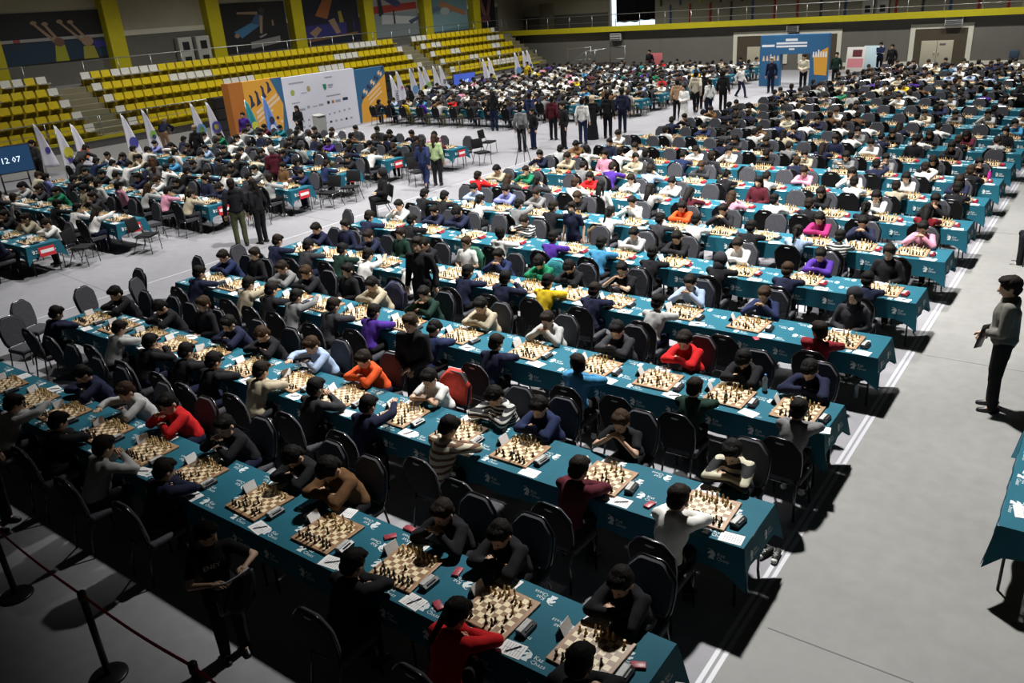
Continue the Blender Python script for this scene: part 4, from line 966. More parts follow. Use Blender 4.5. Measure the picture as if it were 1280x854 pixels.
# white lettering across the chest of that shirt and the dark jacket between his hands
tx = text_mb('ENEY', .075); tx.xf(Matrix.Translation((.13,.185,1.27)) @ Matrix.Rotation(R(180), 4, 'Z') @ Matrix.Rotation(R(86), 4, 'X'))
txo = tx.build('shirt_lettering', mat('white_lettering', (.75,.75,.75), .8), boy)
jk = MB(); n = 14; vs = []; fs = []
for j in range(9):
    for i in range(n+1):
        u = i/n; v_ = j/8; x = .11-.40*u; y = .44-.02*u+.035*math.sin(u*9+v_*3)+.03*v_; z = 1.24+.05*u-.06*math.sin(math.pi*u)*(1-v_)-.42*v_*(1-.35*abs(u-.5)); vs.append((x, y, z))
for j in range(8):
    for i in range(n): a_ = j*(n+1)+i; fs.append((a_, a_+1, a_+n+2, a_+n+1))
jk.add(vs, fs, 0, True); jo = jk.build('held_jacket', mat('black_nylon', (.012,.012,.015), .5, var=.2, scale=12, bump=.3)); jo.modifiers.new('thick', 'SOLIDIFY').thickness = .03
jo.location = boy.location; jo.rotation_euler = boy.rotation_euler; jo.scale = (.83,)*3; tag(jo, 'black jacket with pale zip stretched between the hands of standing boy', 'jacket')
zp = MB(); zp.tube([(.10,.46,1.26),(-.02,.465,1.24),(-.14,.46,1.26),(-.27,.44,1.30)], .010, 6); zp.build('zip_edge', mat('pale_zip', (.45,.47,.5), .4), jo)
stander(0, 0, 0, 'stand', 'olive', 'dark grey', -60, 'adult in drab top and dark trousers beside the rope barrier post', at=(-9.85, 2.88, 0), garment='sweater')
stander(0, 0, 0, 'stand', 'black', 'black', 200, 'man all in black standing between third and fourth table rows', at=tuple(ony(497, 318, 9.75).xy)+(0,), garment='sweater')
stander(0, 0, 0, 'clasp', 'black', 'black', 195, 'arbiter in black with clasped hands between second and third table rows', at=tuple(ony(514, 400, 7.35).xy)+(0,), garment='suit_jacket', hairc=(.03,.018,.01), s=.97)
stander(304, 308, 0, 'stand', 'black', 'olive', 60, 'man in black jacket and olive trousers standing in the wide aisle')
stander(326, 304, 0, 'stand', 'black', 'black', 100, 'woman in black walking beside man in olive trousers', hair='long', s=.95, garment='cardigan')
stander(338, 252, 0, 'clasp', 'burgundy', 'black', 75, 'man in burgundy sweater standing at the tables beside the flags', hairc=(.25,.24,.22), garment='sweater')
stander(196, 272, 0, 'cross', 'grey', 'dark grey', 60, 'woman in grey cardigan with folded arms by the flag-side tables', hair='long', hairc=(.06,.025,.012), s=.95, garment='cardigan')
stander(533, 238, 0, 'walk', 'dark blue', 'dark blue', 20, 'woman in dark blue jacket and jeans crossing the aisle', hair='long', s=.94)
stander(548, 232, 0, 'stand', 'pale green', 'black', 20, 'long-haired woman in pale green sweater standing in the aisle', hair='long', hairc=(.03,.017,.01), s=.94, garment='sweater')
stander(653, 190, 0, 'stand', 'grey', 'black', 10, 'man in slate grey shirt standing by a tripod', s=1.0, garment='shirt')
stander(668, 186, 0, 'stand', 'black', 'dark blue', 160, 'boy in black jacket and jeans with a lanyard facing the main rows', s=.88)
stander(664, 168, 0, 'walk', 'dark blue', 'dark grey', 0, 'person in dark blue jacket stepping towards far tables')
stander(692, 175, 0, 'stand', 'burgundy', 'black', 5, 'man in burgundy leather jacket standing with his back turned')
stander(706, 186, 0, 'stand', 'black', 'black', 150, 'man in black suit with pale lanyard beside burgundy jacket', garment='suit_jacket')
stander(729, 180, 0, 'stand', 'white', 'dark blue', 10, 'man in white sweater and blue jeans standing with back turned', garment='sweater')
stander(741, 174, 0, 'robe', 'black', 'black', 40, 'woman in long black dress and beige headscarf', hair='hood', hairc=(.48,.38,.25), s=.97, garment='dress')
stander(754, 173, 0, 'stand', 'black', 'black', 10, 'man in black suit beside woman in headscarf', garment='suit_jacket', s=1.04)
stander(778, 166, 0, 'stand', 'navy', 'navy', 10, 'man in navy suit standing apart in the cross aisle', garment='suit_jacket', s=1.03)
stander(846, 150, 0, 'stand', 'tan', 'black', 20, 'person in tan jacket and black trousers in far aisle')
stander(855, 154, 0, 'robe', 'white', 'white', 170, 'woman in long white dress with clasped hands', hair='long', s=.92, garment='dress')
stander(869, 142, 0, 'walk', 'cream', 'black', 10, 'man in pale cream sweater stepping through far aisle', garment='sweater', s=1.08)
stander(879, 136, 0, 'stand', 'black', 'black', 10, 'man in black coat beside cream sweater')
stander(886, 146, 0, 'stand', 'white', 'navy', 60, 'woman in white blouse and navy skirt', hair='ponytail', s=.93, garment='blouse')
stander(903, 139, 0, 'stand', 'black', 'black', 0, 'broad man in black suit in far aisle', garment='suit_jacket', s=1.05)
stander(925, 122, 0, 'walk', 'white', 'navy', 250, 'child in white shirt walking towards the blue arch', s=.9, garment='shirt')
stander(963, 116, 0, 'stand', 'navy', 'navy', 180, 'man in navy suit and white shirt before the blue arch', garment='suit_jacket', hairc=(.3,.28,.25), s=1.02)
stander(1003, 113, 0, 'clasp', 'cream', 'black', 180, 'man in cream shirt with clasped hands by the blue arch', garment='shirt', s=1.05)
stander(1043, 108, 0, 'stand', 'dark green', 'black', 180, 'adult in dark coat over green shirt behind the far rows')
stander(1112, 96, 0, 'stand', 'black', 'black', 170, 'adult in black coat near the red notice board by far wall')
stander(1098, 92, 0, 'cross', 'dark blue', 'black', 180, 'adult in dark blue top with folded arms by far wall')
stander(1231, 163, 0, 'hold', 'black', 'black', 200, 'steward in black holding white paper among the far rows', s=1.0)
stander(53, 222, 0, 'clasp', 'dark grey', 'black', 190, 'guard in dark jacket standing in front of white flags', at=onz(56, 232).to_tuple())
stander(108, 232, 0, 'bend', 'dark grey', 'black', 20, 'man in dark suit bending over a flag-side table', garment='suit_jacket')
stander(210, 190, 0, 'bend', 'navy', 'tan', 40, 'balding man in navy jacket bending near white flags', hairc=(.2,.17,.14))
stander(248, 212, 0, 'stand', 'black', 'black', 30, 'man in black shirt among the flag-side rows', hairc=(.2,.15,.1), garment='shirt')
stander(362, 180, 0, 'stand', 'purple', 'black', 210, 'person in purple jacket standing at the sponsor wall flags', s=.95, at=onz(310, 190).to_tuple())
stander(378, 178, 0, 'clasp', 'black', 'black', 200, 'woman in black suit before the sponsor wall', hair='long', s=.95)
stander(715, 300, 0, 'stand', 'navy', 'navy', 185, 'boy in navy tee shirt standing at fifth row', s=.86, at=tuple(ony(715, 268, 13.85).xy)+(0,), garment='tee_shirt', sleeve='tee')
stander(505, 127, 0, 'stand', 'black', 'black', 100, 'man in black suit standing at the white flags beside sponsor wall', garment='suit_jacket', at=onz(506, 150).to_tuple())
stander(663, 118, 0, 'stand', 'yellow', 'black', 180, 'steward in pale yellow vest by the far seat bank', garment='vest', at=onz(661, 112).to_tuple())
stander(812, 86, 0, 'stand', 'black', 'black', 180, 'adult in black jacket standing near far wall stairs', at=onz(812, 96).to_tuple())
stander(640, 172, 0, 'stand', 'black', 'dark blue', 20, 'person in black coat and jeans at far table row', at=onz(628, 160).to_tuple(), hair='long')
sit = [(478, 262, 'black', 'woman in black headscarf and robe seated on aisle chair', 'hood', 150), (1268, 297, 'black', 'seated steward in black beside the walkway', 'short', 120)]
sx_ = onz(479, 272); sx_.x, sx_.y = settle(sx_.x, sx_.y, .42)
person((sx_.x, sx_.y, 0), R(150), 'back', 'black', 'woman in black headscarf and robe seated on an aisle chair', 'black', 'hood', (.012,.012,.014), 1.18, garment='robe'); conf_chair((sx_.x, sx_.y, 0), R(150), 'black conference chair under the woman in black headscarf')
p_ = onz(1292, 330); p_.x, p_.y = settle(p_.x, p_.y, .42); person((p_.x, p_.y, 0), R(100), 'back', 'black', 'seated steward with black shoes at edge of walkway', 'black', 's' and 'short', (.012,.009,.007), 1.2, garment='jacket'); conf_chair((p_.x, p_.y, 0), R(100), 'black conference chair of the steward by walkway')

# ================================================================== single things
for i, (x, y, rz, lb) in enumerate(((78, 330, 300, 'black conference chair at the red sign of first flag-side row'), (188, 315, 300, 'black conference chair at the red sign of second flag-side row'), (340, 270, 250, 'black conference chair behind man in burgundy sweater'),
      (405, 258, 190, 'black conference chair standing alone in the wide aisle'), (418, 252, 200, 'black conference chair beside the lone aisle chair'), (478, 222, 230, 'black conference chair at red sign of fifth flag-side row'), (590, 205, 250, 'black conference chair at red sign of last flag-side row'),
      (612, 192, 280, 'black conference chair near tripod'), (525, 232, 250, 'black conference chair beside the woman in dark blue'))):
    p = onz(x, y); p.x, p.y = settle(p.x, p.y, .38, 60); conf_chair((p.x, p.y, 0), R(rz), lb, 'conference chairs along the aisle')
for i, (x, y, rz) in enumerate(((60, 440, -70), (75, 470, -80), (232, 400, -60), (245, 425, -75), (348, 365, -80), (433, 318, 170), (187, 412, 180), (215, 425, 175), (38, 505, 175), (58, 515, 175))):
    p = onz(x, y); p.x, p.y = settle(p.x, p.y, .39, 70); chair((p.x, p.y, 0), R(rz), 'empty charcoal banquet chair at the aisle end, %s of the spare chairs' % ORD[i+1], 'spare chairs at the row ends')
# red signs on the ends of the flag-side rows
REDS = mat('red_sign_print', (.55,.02,.03), .6); 
for b, k, y0, xs, xr, xl in BLK:
    if b != 'L': continue
    q = MB(); q.box(-.004,.004,-.19,.19,-.13,.10); o = q.build('hanging_sign', REDS); o.location = (xr+.075, y0+.42, .60); o.rotation_euler = (0, R(-6), 0); tag(o, 'red sign with white strip hung on the table end, %s' % rowph(b, k), 'sign', 'red end signs')
    q = MB(); q.box(.004,.006,-.15,.16,-.045,.035); q.build('white_strip', PAPER, o)
# rope barrier
def stanchion(p, label):
    t = thing('stanchion', label, 'barrier post', (p[0], p[1], 0))
    q = MB(); q.lathe([(.165,0),(.165,.012),(.15,.022),(.03,.035)], 28); q.build('base', BLACKM, t)
    q = MB(); q.lathe([(.030,.03),(.030,.86)], 14); q.build('post', BLACKM, t)
    q = MB(); q.lathe([(.036,.86),(.036,.935),(.030,.945)], 14); q.build('belt_head', BLACKP, t)
PP = [(-10.6,2.24),(-8.44,2.26),(-6.50,2.19),(-4.93,2.22),(-3.2,2.2)]
for i, p in enumerate(PP[1:4]): stanchion(p, ['black barrier post next to the drab-topped adult','black barrier post in the middle of the red belt line','black barrier post towards the aisle end of the red belt'][i])
BELT = mat('red_belt', (.62,.010,.016), .7)
for i, (a, b) in enumerate(zip(PP[:-1], PP[1:])):
    q = MB(); vs = []; fs = []; N_ = 14
    for j in range(N_+1):
        t = j/N_; x = a[0]+(b[0]-a[0])*t; y = a[1]+(b[1]-a[1])*t; sg = -.04*math.sin(math.pi*t)
        for dy in (-.0015,.0015): vs += [(x, y+dy, .885+sg), (x, y+dy, .93+sg)]
    for j in range(N_):
        k0, k1 = j*4, (j+1)*4; fs += [(k0,k1,k1+1,k0+1),(k0+2,k0+3,k1+3,k1+2),(k0+1,k1+1,k1+3,k0+3),(k0,k0+2,k1+2,k1)]
    q.add(vs, fs); tag(q.build('barrier_belt', BELT), 'red barrier belt, %s span counted from the adult in drab top' % ORD[i+1], 'barrier belt', 'red belts')
# tables on the far side of the walkway
for i, (y, lb) in enumerate(((7.28+TL/2, 'teal table across the walkway nearest the grey suited man\'s side'), (9.55+TL/2, 'second teal table across the walkway behind the man in grey suit'))):
    t = table(.52, y, 'both', lb.replace("nearest the grey suited man's side", 'with papers on top'), 'walkway tables', True, 1.0, R(90))
for i, (y, a) in enumerate(((7.5, .2), (8.3, -.1))):
    s_ = tag(link('score_sheet', SHEET, None, (-.12, y+.1, ZT+.002), a), '%s white sheet on the walkway table' % ('front' if i else 'corner'), 'paper'); link('printed_lines', SHLINE, s_)
# sneakers by the tape
for i, (x, y) in enumerate(((957, 694), (970, 698))):
    p = onz(x, y); q = MB(); q.cap((0,-.07,.035), .038, (0,.06,.032), .035, 10); q.v = [(a, b, max(c, 0)) for a, b, c in q.v]; o = q.build('sneaker', mat('sneaker_black', (.015,.015,.015), .6)); o.location = (p.x, p.y, 0); o.rotation_euler = (0,0,R(160+i*25))
    q = MB(); q.ell((0,.085,.028), (.034,.035,.026), None, 10, 6); q.v = [(a, b, max(c, 0)) for a, b, c in q.v]; q.build('toe_cap', mat('sneaker_white', (.7,.7,.68), .6), o)
    q = MB(); q.tube([(-.02,0,.07),(.02,.015,.07),(-.02,.03,.066),(.02,.045,.062)], .004, 5); q.build('laces', MATS['sneaker_white'], o)
    tag(o, 'black sneaker with white toe cap on the floor by second row end', 'shoe', 'pair of sneakers')
# bottles
def bottle(p, col, label, s=1.0):
    q = MB(); q.lathe([(.03,0),(.033,.01),(.033,.15),(.012,.19),(.012,.20)], 12); o = q.build('water_bottle', mat('bottle_'+label[:8], col, .2)); o.location = p; o.scale = (s,s,s)
    q = MB(); q.lathe([(.0145,.195),(.0145,.215)], 10); q.build('cap', mat('bottle_cap', (.1,.25,.5), .4), o); tag(o, label, 'bottle')
p = onz(1069, 497); bottle((p.x, p.y, 0), (.35,.42,.5), 'clear water bottle on the floor between third and fourth rows')
p = onz(1242, 226, TH); bottle((p.x-.1, YR[8]+.5, ZT), (.55,.03,.28), 'pink drink bottle on ninth table row', 1.15)
p = onz(965, 478, TH); bottle((p.x, YR[2]+.74, ZT), (.45,.5,.52), 'small water bottle on third table row')
for i, (px, py, row) in enumerate(((512, 662, 1), (488, 672, 1), (572, 716, 1), (548, 758, 1), (798, 833, 1), (812, 632, 2), (945, 424, 4))):
    p = onz(px, py, ZT); q = MB(); q.bbox(-.06,.06,-.035,.035,0,.02,.008); o = q.build('snack_packet', mat('packet_red_blue', (.35,.05,.07), .4, var=.5, scale=30)); o.location = (p.x, p.y, ZT); o.rotation_euler = (0,0,i*.9)
    tag(o, 'small red snack packet on %s table row' % ORD[row], 'packet', 'snack packets')
# jackets over chair backs and a fur coat
def drape(px, py, yplane, col, label, back=True):
    p = ony(px, py, yplane); q = MB(); vs = []; fs = []; n = 12; X4 = back_xf()
    e = min((e for e in ENT if e['b'] == 'R' and not e.get('draped')), key=lambda e: abs(e['x']-p.x)+1.5*abs(e['y']-yplane)); e['draped'] = True
    for j in range(13):
        for i in range(n+1):
            u = i/n; s = (j-6)/6; x = (u-.5)*.50*(1-.10*abs(s)); t_ = min(1, abs(s)*5)
            y = (.056 if s > 0 else -.040)*t_+.006*(1-t_)+.010*math.sin(u*11+s*4)*abs(s)*(1 if s > 0 else -1)+(.008 if s > 0 else -.008)*abs(s)
            z = .545-.45*abs(s)-max(0, abs(x)-.10)*1.05*(1-abs(s)); vs.append(X4 @ Vector((x, y, z)))
    for j in range(12):
        for i in range(n): a = j*(n+1)+i; fs.append((a, a+1, a+n+2, a+n+1))
    q.add(vs, fs, 0, True); o = q.build('draped_jacket', mat('drape_'+label[:12], col, .85, var=.25, scale=14, bump=.4)); o.modifiers.new('thick', 'SOLIDIFY').thickness = .012
    o.location = (e['x'], e['y'], 0); o.rotation_euler = (0,0,0 if e['sd'] == 'n' else math.pi); tag(o, label, 'jacket')
drape(562, 478, YR[1]+1.05, (.42,.03,.015), 'red jacket draped over a chair back behind the child in white')
drape(596, 330, YR[3]+1.08, (.01,.09,.05), 'dark green jacket draped over a chair at fourth row')
drape(470, 355, YR[2]+1.1, (.012,.014,.05), 'navy puffer jacket draped over a chair at third row', True)
drape(755, 245, YR[5]-.30, (.36,.26,.15), 'beige fur coat draped over a chair at sixth row', False)
drape(703, 330, YR[3]+1.1, (.02,.2,.24), 'patterned teal scarf draped over a chair at fourth row', True)
# floor display at the end of first row
p = onz(-8, 470); q = MB(); q.bbox(-.03,.03,-.5,.5,.02,1.75,.01); o = q.build('display_panel', mat('dark_blue_panel', (.008,.02,.05), .5)); o.location = (-15.6, 4.75, 0); o.rotation_euler = (0,0,R(25)); tag(o, 'tall dark blue display panel standing at the end of first row', 'panel')
q = MB(); q.box(-.25,.25,-.45,-.40,0,.03); q.box(-.25,.25,.40,.45,0,.03); q.build('foot_bar', BLACKM, o)
# sponsor wall
SX = -32.3
t = thing('sponsor_wall', 'large printed sponsor wall with orange wings and white centre panel', 'banner', (SX, 22.9, 0))
ORA = mat('print_orange', (.68,.33,.035), .6); ORD_ = mat('print_dark_orange', (.42,.14,.02), .6); PBLU = mat('print_blue', (.03,.12,.24), .6); PWHT = mat('print_white', (.68,.68,.76), .6); PNAV = mat('print_navy', (.025,.03,.07), .6); PCRM = mat('print_cream', (.72,.52,.33), .6); PGRY = mat('print_grey', (.33,.33,.38), .6); PGRN = mat('print_green', (.02,.22,.1), .6)
def quad(y0, z0, y1, z1, x, m, nm='printed_shape'): q = MB(); q.add([(x,y0,z0),(x,y1,z0),(x,y1,z1),(x,y0,z1)], [(0,1,2,3)]); return q.build(nm, m, t)
def poly(pts, x, m, nm='printed_shape'): q = MB(); q.add([(x,a,b) for a, b in pts], [tuple(range(len(pts)))]); return q.build(nm, m, t)
q = MB(); q.box(-.25,0,0,2.95,0,2.82); q.build('wing_panel', ORA, t)
q = MB(); q.box(-.5,-.25,0,.03,0,2.82); q.box(-.25,.005,-.01,.75,0,2.83); q.build('return_panel', ORD_, t)
q = MB(); q.box(-.25,0,2.95,7.6,0,2.76); q.build('centre_panel', PWHT, t)
q = MB(); q.box(-.25,0,7.6,9.8,0,2.66); q.build('wing_panel', PBLU, t)
poly([(2.3,2.82),(2.95,2.82),(2.95,0),(2.55,0),(2.85,1.6)], .004, PBLU)
for i, (y, z, h) in enumerate(((1.15,2.0,.5),(1.5,2.1,.6),(1.85,2.3,.55),(2.2,2.5,.42))):
    poly([(y-.16,z-h/2-.12),(y+.12,z-h/2+.02),(y+.03,z-h*.1),(y+.02,z+h*.28),(y-.10,z+h*.5),(y-.16,z+h*.42),(y-.10,z+h*.2),(y-.10,z-h*.2)], .006, PNAV)
for i, (y0, z0, y1, z1, w_) in enumerate(((1.25,1.32,2.55,2.0,.14),(1.25,1.12,2.7,1.85,.14),(1.3,.95,2.2,1.38,.1))):
    poly([(y0,z0),(y1,z1),(y1,z1+w_),(y0,z0+w_)], .006, PCRM, 'printed_text_line')
for i in range(7):
    y = 1.4+i*.2; z = .55+.12*(i % 3)+.05*i; poly([(y,z-.1),(y+.1,z),(y,z+.1),(y-.1,z)], .006, PNAV if i % 2 else PCRM)
for y, z, w_, h, m in ((3.35,2.45,.9,.07,PGRY),(4.0,1.95,.36,.04,PGRY),(5.6,2.5,.5,.06,PGRY),(5.75,2.12,.34,.09,PGRY),(5.75,2.02,.28,.05,PGRY),(5.55,1.62,.95,.06,PGRY),(3.35,1.55,.5,.05,PGRY),(5.55,1.32,.17,.14,PNAV),(5.85,1.32,.16,.14,MATS['print_dark_orange']),(6.1,1.32,.35,.12,PGRY),(6.6,1.36,.36,.14,PNAV),(3.75,1.2,.36,.1,PGRY),(4.25,1.27,.16,.12,PGRY),(4.6,1.25,.3,.05,PGRY),(5.0,1.27,.28,.1,PGRY)): quad(y, z-h/2, y+w_, z+h/2, .006, m, 'printed_text_line')
for i in range(11):
    quad(3.5+i*.34, .62+.02*i-.03, 3.62+i*.34, .68+.02*i, .006, PGRY, 'printed_text_line'); quad(3.45+i*.35, .36-.03, 3.6+i*.35, .43, .006, PGRY if i % 3 else PNAV, 'printed_text_line')
poly(disc((3.5,2.03),.13,.14), .006, mat('print_lime', (.35,.4,.1), .6)); poly(disc((4.5,2.1),.12,.14), .006, mat('print_gold', (.38,.34,.15), .6)); poly([(5.42,2.22),(5.65,2.2),(5.64,2.0),(5.54,1.9),(5.44,2.02)], .006, PGRN)
poly([(7.75,0),(9.8,0),(9.8,2.25),(8.0,1.15),(7.85,.9)], .004, ORA)
for i in range(6):
    for j in range(2):
        y = 7.95+i*.3+.15*j; z = 1.15+i*.2+.28*j; poly([(y,z),(y+.15,z+.1),(y+.12,z+.26),(y-.03,z+.16)], .007, PCRM if (i+j) % 2 else PNAV)
for i in range(3): poly([(8.35+.05*i,1.25-.2*i),(9.35+.05*i,1.78-.2*i),(9.35+.05*i,1.88-.2*i),(8.35+.05*i,1.35-.2*i)], .007, PCRM, 'printed_text_line')
# lectern before the wall
q = MB(); q.prism([(-.3,0),(.25,0),(.3,1.0),(-.2,1.18)], 'y', -.3, .3); o = q.build('lectern', mat('pale_lectern', (.33,.34,.32), .5)); o.location = (-31.3, 26.9, 0); o.scale = (.8,.8,.85); tag(o, 'pale lectern with slanted top before the sponsor wall', 'lectern')
q = MB(); q.bbox(-.28,.34,-.33,.33,1.08,1.12,.01); q.xf(Matrix.Rotation(R(0), 4, 'Y')); q.build('lectern_top', MATS['pale_lectern'], o)
# black speaker towers
for y, lb in ((24.3, 'tall black speaker tower beside the orange wing of sponsor wall'), (35.6, 'tall black speaker tower beside the blue wing of sponsor wall')):
    t2 = thing('speaker_tower', lb, 'speaker', (-35.2, y, 0))
    for k in range(4): q = MB(); q.bbox(-.3,.3,-.45,.45,.02+k*.52,.02+(k+1)*.52-.02,.02); c_ = q.build('cabinet', BLACKP, t2); q = MB(); q.box(.3,.31,-.4,.4,.07+k*.52,k*.52+.47); q.build('grille', mat('speaker_grille', (.02,.02,.022), .8), c_)
# flags on poles
def flag(p, h, col, emb, label, lean=0.0, txt=None):
    t = thing('flag', label, 'flag', (p[0], p[1], 0), math.atan2(-p[1], -p[0])+R(8))
    q = MB(); q.tube([(0,0,0),(0,0,h)], .018, 6); q.lathe([(.16,0),(.16,.02),(.02,.05)], 14); q.build('pole', STEEL, t)
    q = MB(); vs = []; fs = []; n = 8; N_ = 12
    for j in range(N_+1):
        v_ = j/N_
        for i in range(n+1):
            u = i/n; wd = .06+.52*v_**.8; vs.append((.03*math.sin(u*9+v_*2)*v_+.03, wd*u-.02*v_, h-.05-(h*.78)*v_-.05*math.sin(u*2)*v_))
    for j in range(N_):
        for i in range(n): a = j*(n+1)+i; fs.append((a, a+1, a+n+2, a+n+1))
    q.add(vs, fs, 0, True); fc = q.build('flag_cloth', mat('flag_%d_%d_%d' % tuple(int(c*99) for c in col), col, .8), t); fc.modifiers.new('thick', 'SOLIDIFY').thickness = .006
    for ec, r_, dz in emb:
        q = MB(); q.add([(.075, .26+r_*math.cos(a_), h*.45+dz+r_*1.3*math.sin(a_)) for a_ in [6.283*i/14 for i in range(14)]], [tuple(range(14))]); e_ = q.build('emblem', mat('emb_%d_%d_%d' % tuple(int(c*99) for c in ec), ec, .8), fc)
    if txt:
        q = text_mb(txt, .22); q.xf(Matrix.Translation((.078,.20,h*.62)) @ Matrix.Rotation(R(-90), 4, 'X') @ Matrix.Rotation(R(90), 4, 'Y') @ Matrix.Rotation(R(90), 4, 'Z') @ Matrix.Identity(4)); q.build('flag_lettering', PNAV, fc)
    return t
FW = (.68,.67,.74)
BLUE_, YEL_, ORG_, GRN_, LBL_ = (.06,.06,.3), (.6,.55,.05), (.7,.15,.03), (.25,.45,.08), (.15,.3,.55)
for i, (px, py, em, lb) in enumerate(((60,222,[(BLUE_,.1,.1)],'white flag with small blue mark beside timer screen'),(86,226,[(YEL_,.17,.1),(BLUE_,.1,-.15)],'white flag with yellow and blue emblem beside timer screen'),(106,224,[(ORG_,.17,.05),((.6,.03,.03),.1,.18)],'white flag with orange and red emblem'),
     (166,208,[(BLUE_,.18,.0)],'white flag with round blue emblem'),(191,200,[(GRN_,.14,.1),(BLUE_,.08,0)],'white flag with green and blue emblem near stair'),(250,190,[(LBL_,.2,0),(GRN_,.12,0)],'white flag with pale blue ringed emblem'),(269,188,[(BLUE_,.2,.05),(YEL_,.1,.05)],'white flag with dark blue and yellow globe emblem'))):
    p = onz(px, py); p.x = max(p.x, -35.6); flag((p.x, p.y), 2.15, FW, em, lb)
flag((-32.0, 23.4), 2.1, (.02,.28,.32), [((.55,.6,.05),.14,0)], 'turquoise flag with yellow emblem before the orange wing')
flag((-31.9, 24.3), 2.15, (.12,.25,.62), [(PNAV.node_tree.nodes['Principled BSDF'].inputs[0].default_value[:3],.12,.1),(FW,.12,-.25)], 'sky blue flag with dark and white emblem before the orange wing')
flag((-32.4, 33.2), 2.15, FW, [], 'white flag with dark lettering beside blue wing of sponsor wall', txt='FREEDOM')
for i, (px, py, em, lb) in enumerate(((500,135,[((.5,.1,.3),.07,.2)],'white flag nearest the black speaker tower'),(516,130,[(LBL_,.18,-.1)],'white flag with pale blue lower emblem'),(527,129,[(YEL_,.16,-.15)],'white flag with yellow green emblem'),(533,128,[(GRN_,.12,.1)],'white flag with lime mark'),(545,127,[],'plain white flag between the emblem flags'),(553,126,[((.2,.2,.2),.1,.2)],'white flag with grey mark beside second screen'),
     (606,116,[],'plain white flag past the second screen'),(613,114,[((.6,.5,.05),.16,-.1)],'white flag with yellow emblem past the second screen'),(638,104,[(LBL_,.18,-.1)],'white flag with blue base near hall corner'),(646,102,[((.6,.5,.1),.16,-.1)],'white flag with gold base near hall corner'),(652,101,[((.1,.1,.2),.1,.1)],'white flag with dark mark near hall corner'))):
    p = onz(px, py); p.x = max(p.x, -35.4); flag((p.x, p.y), 2.1, FW, em, lb)
# timer screens
def screen(loc, wd, hz, z0, label, txt, tz, face=0):
    t = thing('timer_screen', label, 'screen', loc, face)
    q = MB(); q.bbox(-.04,.03,-wd/2,wd/2,z0,z0+hz,.01); q.build('bezel', BLACKP, t)
    q = MB(); q.add([(.032,-wd/2+.04,z0+.04),(.032,wd/2-.04,z0+.04),(.032,wd/2-.04,z0+hz-.04),(.032,-wd/2+.04,z0+hz-.04)], [(0,1,2,3)]); sc_ = q.build('lit_panel', mat('lit_blue_'+label[:5], tz, .3, emit=.5), t)
    q = text_mb(txt, hz*.30); w_ = max(v[0] for v in q.v); q.xf(Matrix.Translation((.036,0,z0+hz*.38)) @ Matrix.Rotation(R(90), 4, 'Z') @ Matrix.Rotation(R(90), 4, 'X') @ Matrix.Translation((-w_/2,0,0))); q.build('timer_digits', mat('lit_digits', (.75,.9,1), .3, emit=1.0), sc_)
    for sy in (-1, 1):
        q = MB(); q.tube([(0,sy*wd*.3,z0+.05),(0,sy*wd*.3,.03)], .03, 6); q.box(-.3,.3,sy*wd*.3-.03,sy*wd*.3+.03,0,.04); q.build('stand_leg', BLACKM, t)
    q = MB(); q.tube([(0,-wd*.3,.45),(0,wd*.3,.45)], .02, 6); q.build('cross_bar', BLACKM, t)
screen((-32.9, 13.45, 0), 1.5, 1.0, .72, 'large blue timer screen on a black stand beside white flags', '12 07', (.015,.05,.115), R(-12))
screen((-35.0, 42.6, 0), 1.85, .98, .35, 'bright blue timer screen between white flags far along the seats', '12 07', (.06,.11,.50), R(-12))
# blue entrance arch
t = thing('entrance_arch', 'blue printed entrance arch with orange corner before the far wall', 'arch', (-15.3, 47.2, 0)); ARX = [(-1.85,-.72),(.92,1.85)]
AB = mat('arch_blue', (.025,.12,.26), .55); 
for a, b in ARX: q = MB(); q.bbox(a, b, -.2, .2, 0, 1.7, .01, 0, False); q.build('arch_leg', AB, t)
q = MB(); q.bbox(-1.85, 1.85, -.2, .2, 1.68, 2.68, .01, 0, False); q.build('arch_beam', AB, t)
def aq(x0, x1, z0, z1, m): q = MB(); q.add([(x0,-.203,z0),(x1,-.203,z0),(x1,-.203,z1),(x0,-.203,z1)], [(0,1,2,3)]); q.build('printed_text_line', m, t)
def ap(pts, m, k=0): q = MB(); q.add([(x,-.204-.001*k,z) for x, z in pts], [tuple(range(len(pts)))]); q.build('printed_shape', m, t)
aw = mat('arch_white', (.75,.78,.82), .6)
for x0, x1, z0, z1 in ((-.45,.2,2.36,2.48),(-.95,.72,2.2,2.3),(-.95,.72,2.04,2.14),(-.25,.05,1.9,1.98),(-1.75,-1.05,2.08,2.2)): aq(x0, x1, z0, z1, aw)
ap([(1.85,2.0),(1.85,.55),(1.2,.6),(1.1,1.55),(1.55,1.85)], ORA); 
for i in range(6): ap([(1.05+i*.13,1.5),(1.15+i*.13,1.5),(1.13+i*.13,1.78+.1*(i == 2)),(1.07+i*.13,1.78+.1*(i == 2))], aw, 1)
for i in range(5): ap([(-1.7+i*.2,1.35),(-1.56+i*.2,1.35),(-1.6+i*.2,1.62+.08*(i == 2)),(-1.66+i*.2,1.62+.08*(i == 2))], PCRM, 1)
q = MB(); q.lathe([(.3,0),(.3,.04),(.04,.06),(.04,.9)], 10); q.bbox(-.2,.2,-.05,.05,.85,1.25,.02); o = q.build('turnstile_post', mat('turnstile_grey', (.3,.3,.28), .5)); o.location = (-15.4, 52.6, 0); tag(o, 'grey terminal post seen through the blue arch', 'terminal')
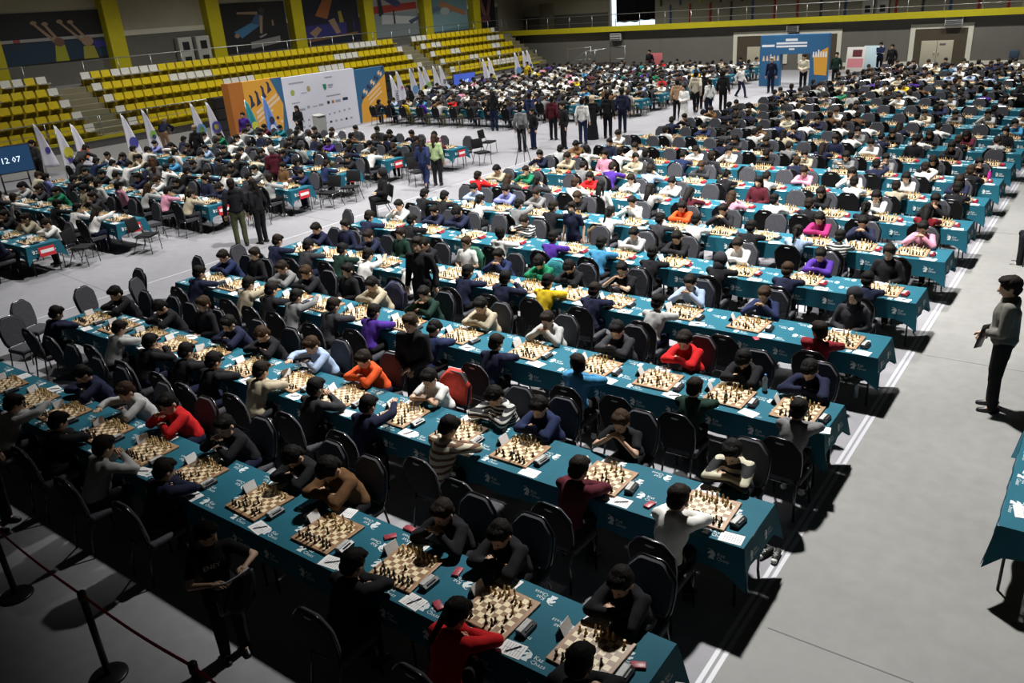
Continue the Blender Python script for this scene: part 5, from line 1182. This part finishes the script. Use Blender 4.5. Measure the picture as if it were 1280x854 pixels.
# notice boards by the far wall
for (px, py, c, lb) in ((1067, 92, (.66,.62,.56), 'white and pink notice board leaning near far wall'), (1088, 90, (.5,.65,.7), 'pale blue roll-up banner by far wall')):
    p = onz(px, py); q = MB(); q.bbox(-.55,.55,-.02,.02,.05,1.5,.01); o = q.build('notice_board', mat('notice_'+lb[:9], c, .6)); o.location = (p.x, min(p.y, 54.5), 0); o.rotation_euler = (R(-8),0,R(-4)); tag(o, lb, 'sign')
    if c[0] > .6:
        q = MB(); q.add([(-.45,-.023,.35),(.45,-.023,.35),(.45,-.023,.85),(-.45,-.023,.85)], [(0,1,2,3)]); q.build('printed_shape', mat('print_pink', (.6,.22,.24), .6), o); q = MB(); q.add([(-.2,-.023,.95),(.35,-.023,.95),(.35,-.023,1.35),(-.2,-.023,1.35)], [(0,1,2,3)]); q.build('printed_shape', mat('print_maroon', (.12,.02,.03), .6), o)
p = onz(826, 90); q = MB(); q.bbox(-.5,.5,-.02,.02,.3,1.35,.01); q.box(-.03,.03,-.02,.3,0,.4); o = q.build('notice_board', mat('notice_red', (.5,.12,.13), .6)); o.location = (p.x, min(p.y, 54.8), 0); tag(o, 'red notice board by the far wall stairs', 'sign')
# aluminium stage stairs by the far wall
t = thing('stage_stairs', 'aluminium stage stairs and handrails against the far wall', 'stairs', (-33.4, 53.8, 0))
for k in range(4): q = MB(); q.box(-.2+.35*k, .15+.35*k, -.6, .6, .2*k, .2*k+.2); q.build('step', BLACKP, t)
q = MB(); q.box(1.2, 3.4, -.7, .9, 0, .8); q.build('platform', BLACKP, t)
for y in (-.62, .62):
    q = MB(); q.tube([(-.3,y,.75),(1.2,y,1.7),(2.2,y,1.75)], .04, 6); q.tube([(-.3,y,.75),(-.3,y,0)], .04, 6); q.tube([(1.2,y,1.7),(1.2,y,.8)], .04, 6); q.build('handrail', STEEL, t)
for x0, x1 in ((-1.2,.8),(2.4,3.6)):
    q = MB(); q.tube([(x0,.75,0),(x0,.75,1.8),(x1,.75,1.9),(x1,.75,0)], .035, 6); q.tube([(x0,.75,1.0),(x1,.75,1.05)], .03, 6); q.build('guard_frame', STEEL, t)
# tripod by the aisle
p = onz(655, 205); t = thing('camera_tripod', 'black camera tripod standing in the aisle by the flag-side rows', 'tripod', (p.x, p.y, 0))
for k in range(3): a = k*2.094; q = MB(); q.tube([(.33*math.cos(a),.33*math.sin(a),0),(0,0,1.25)], .014, 6); q.build('leg', BLACKM, t)
q = MB(); q.bbox(-.07,.07,-.1,.1,1.24,1.38,.01); q.build('camera_head', BLACKP, t)
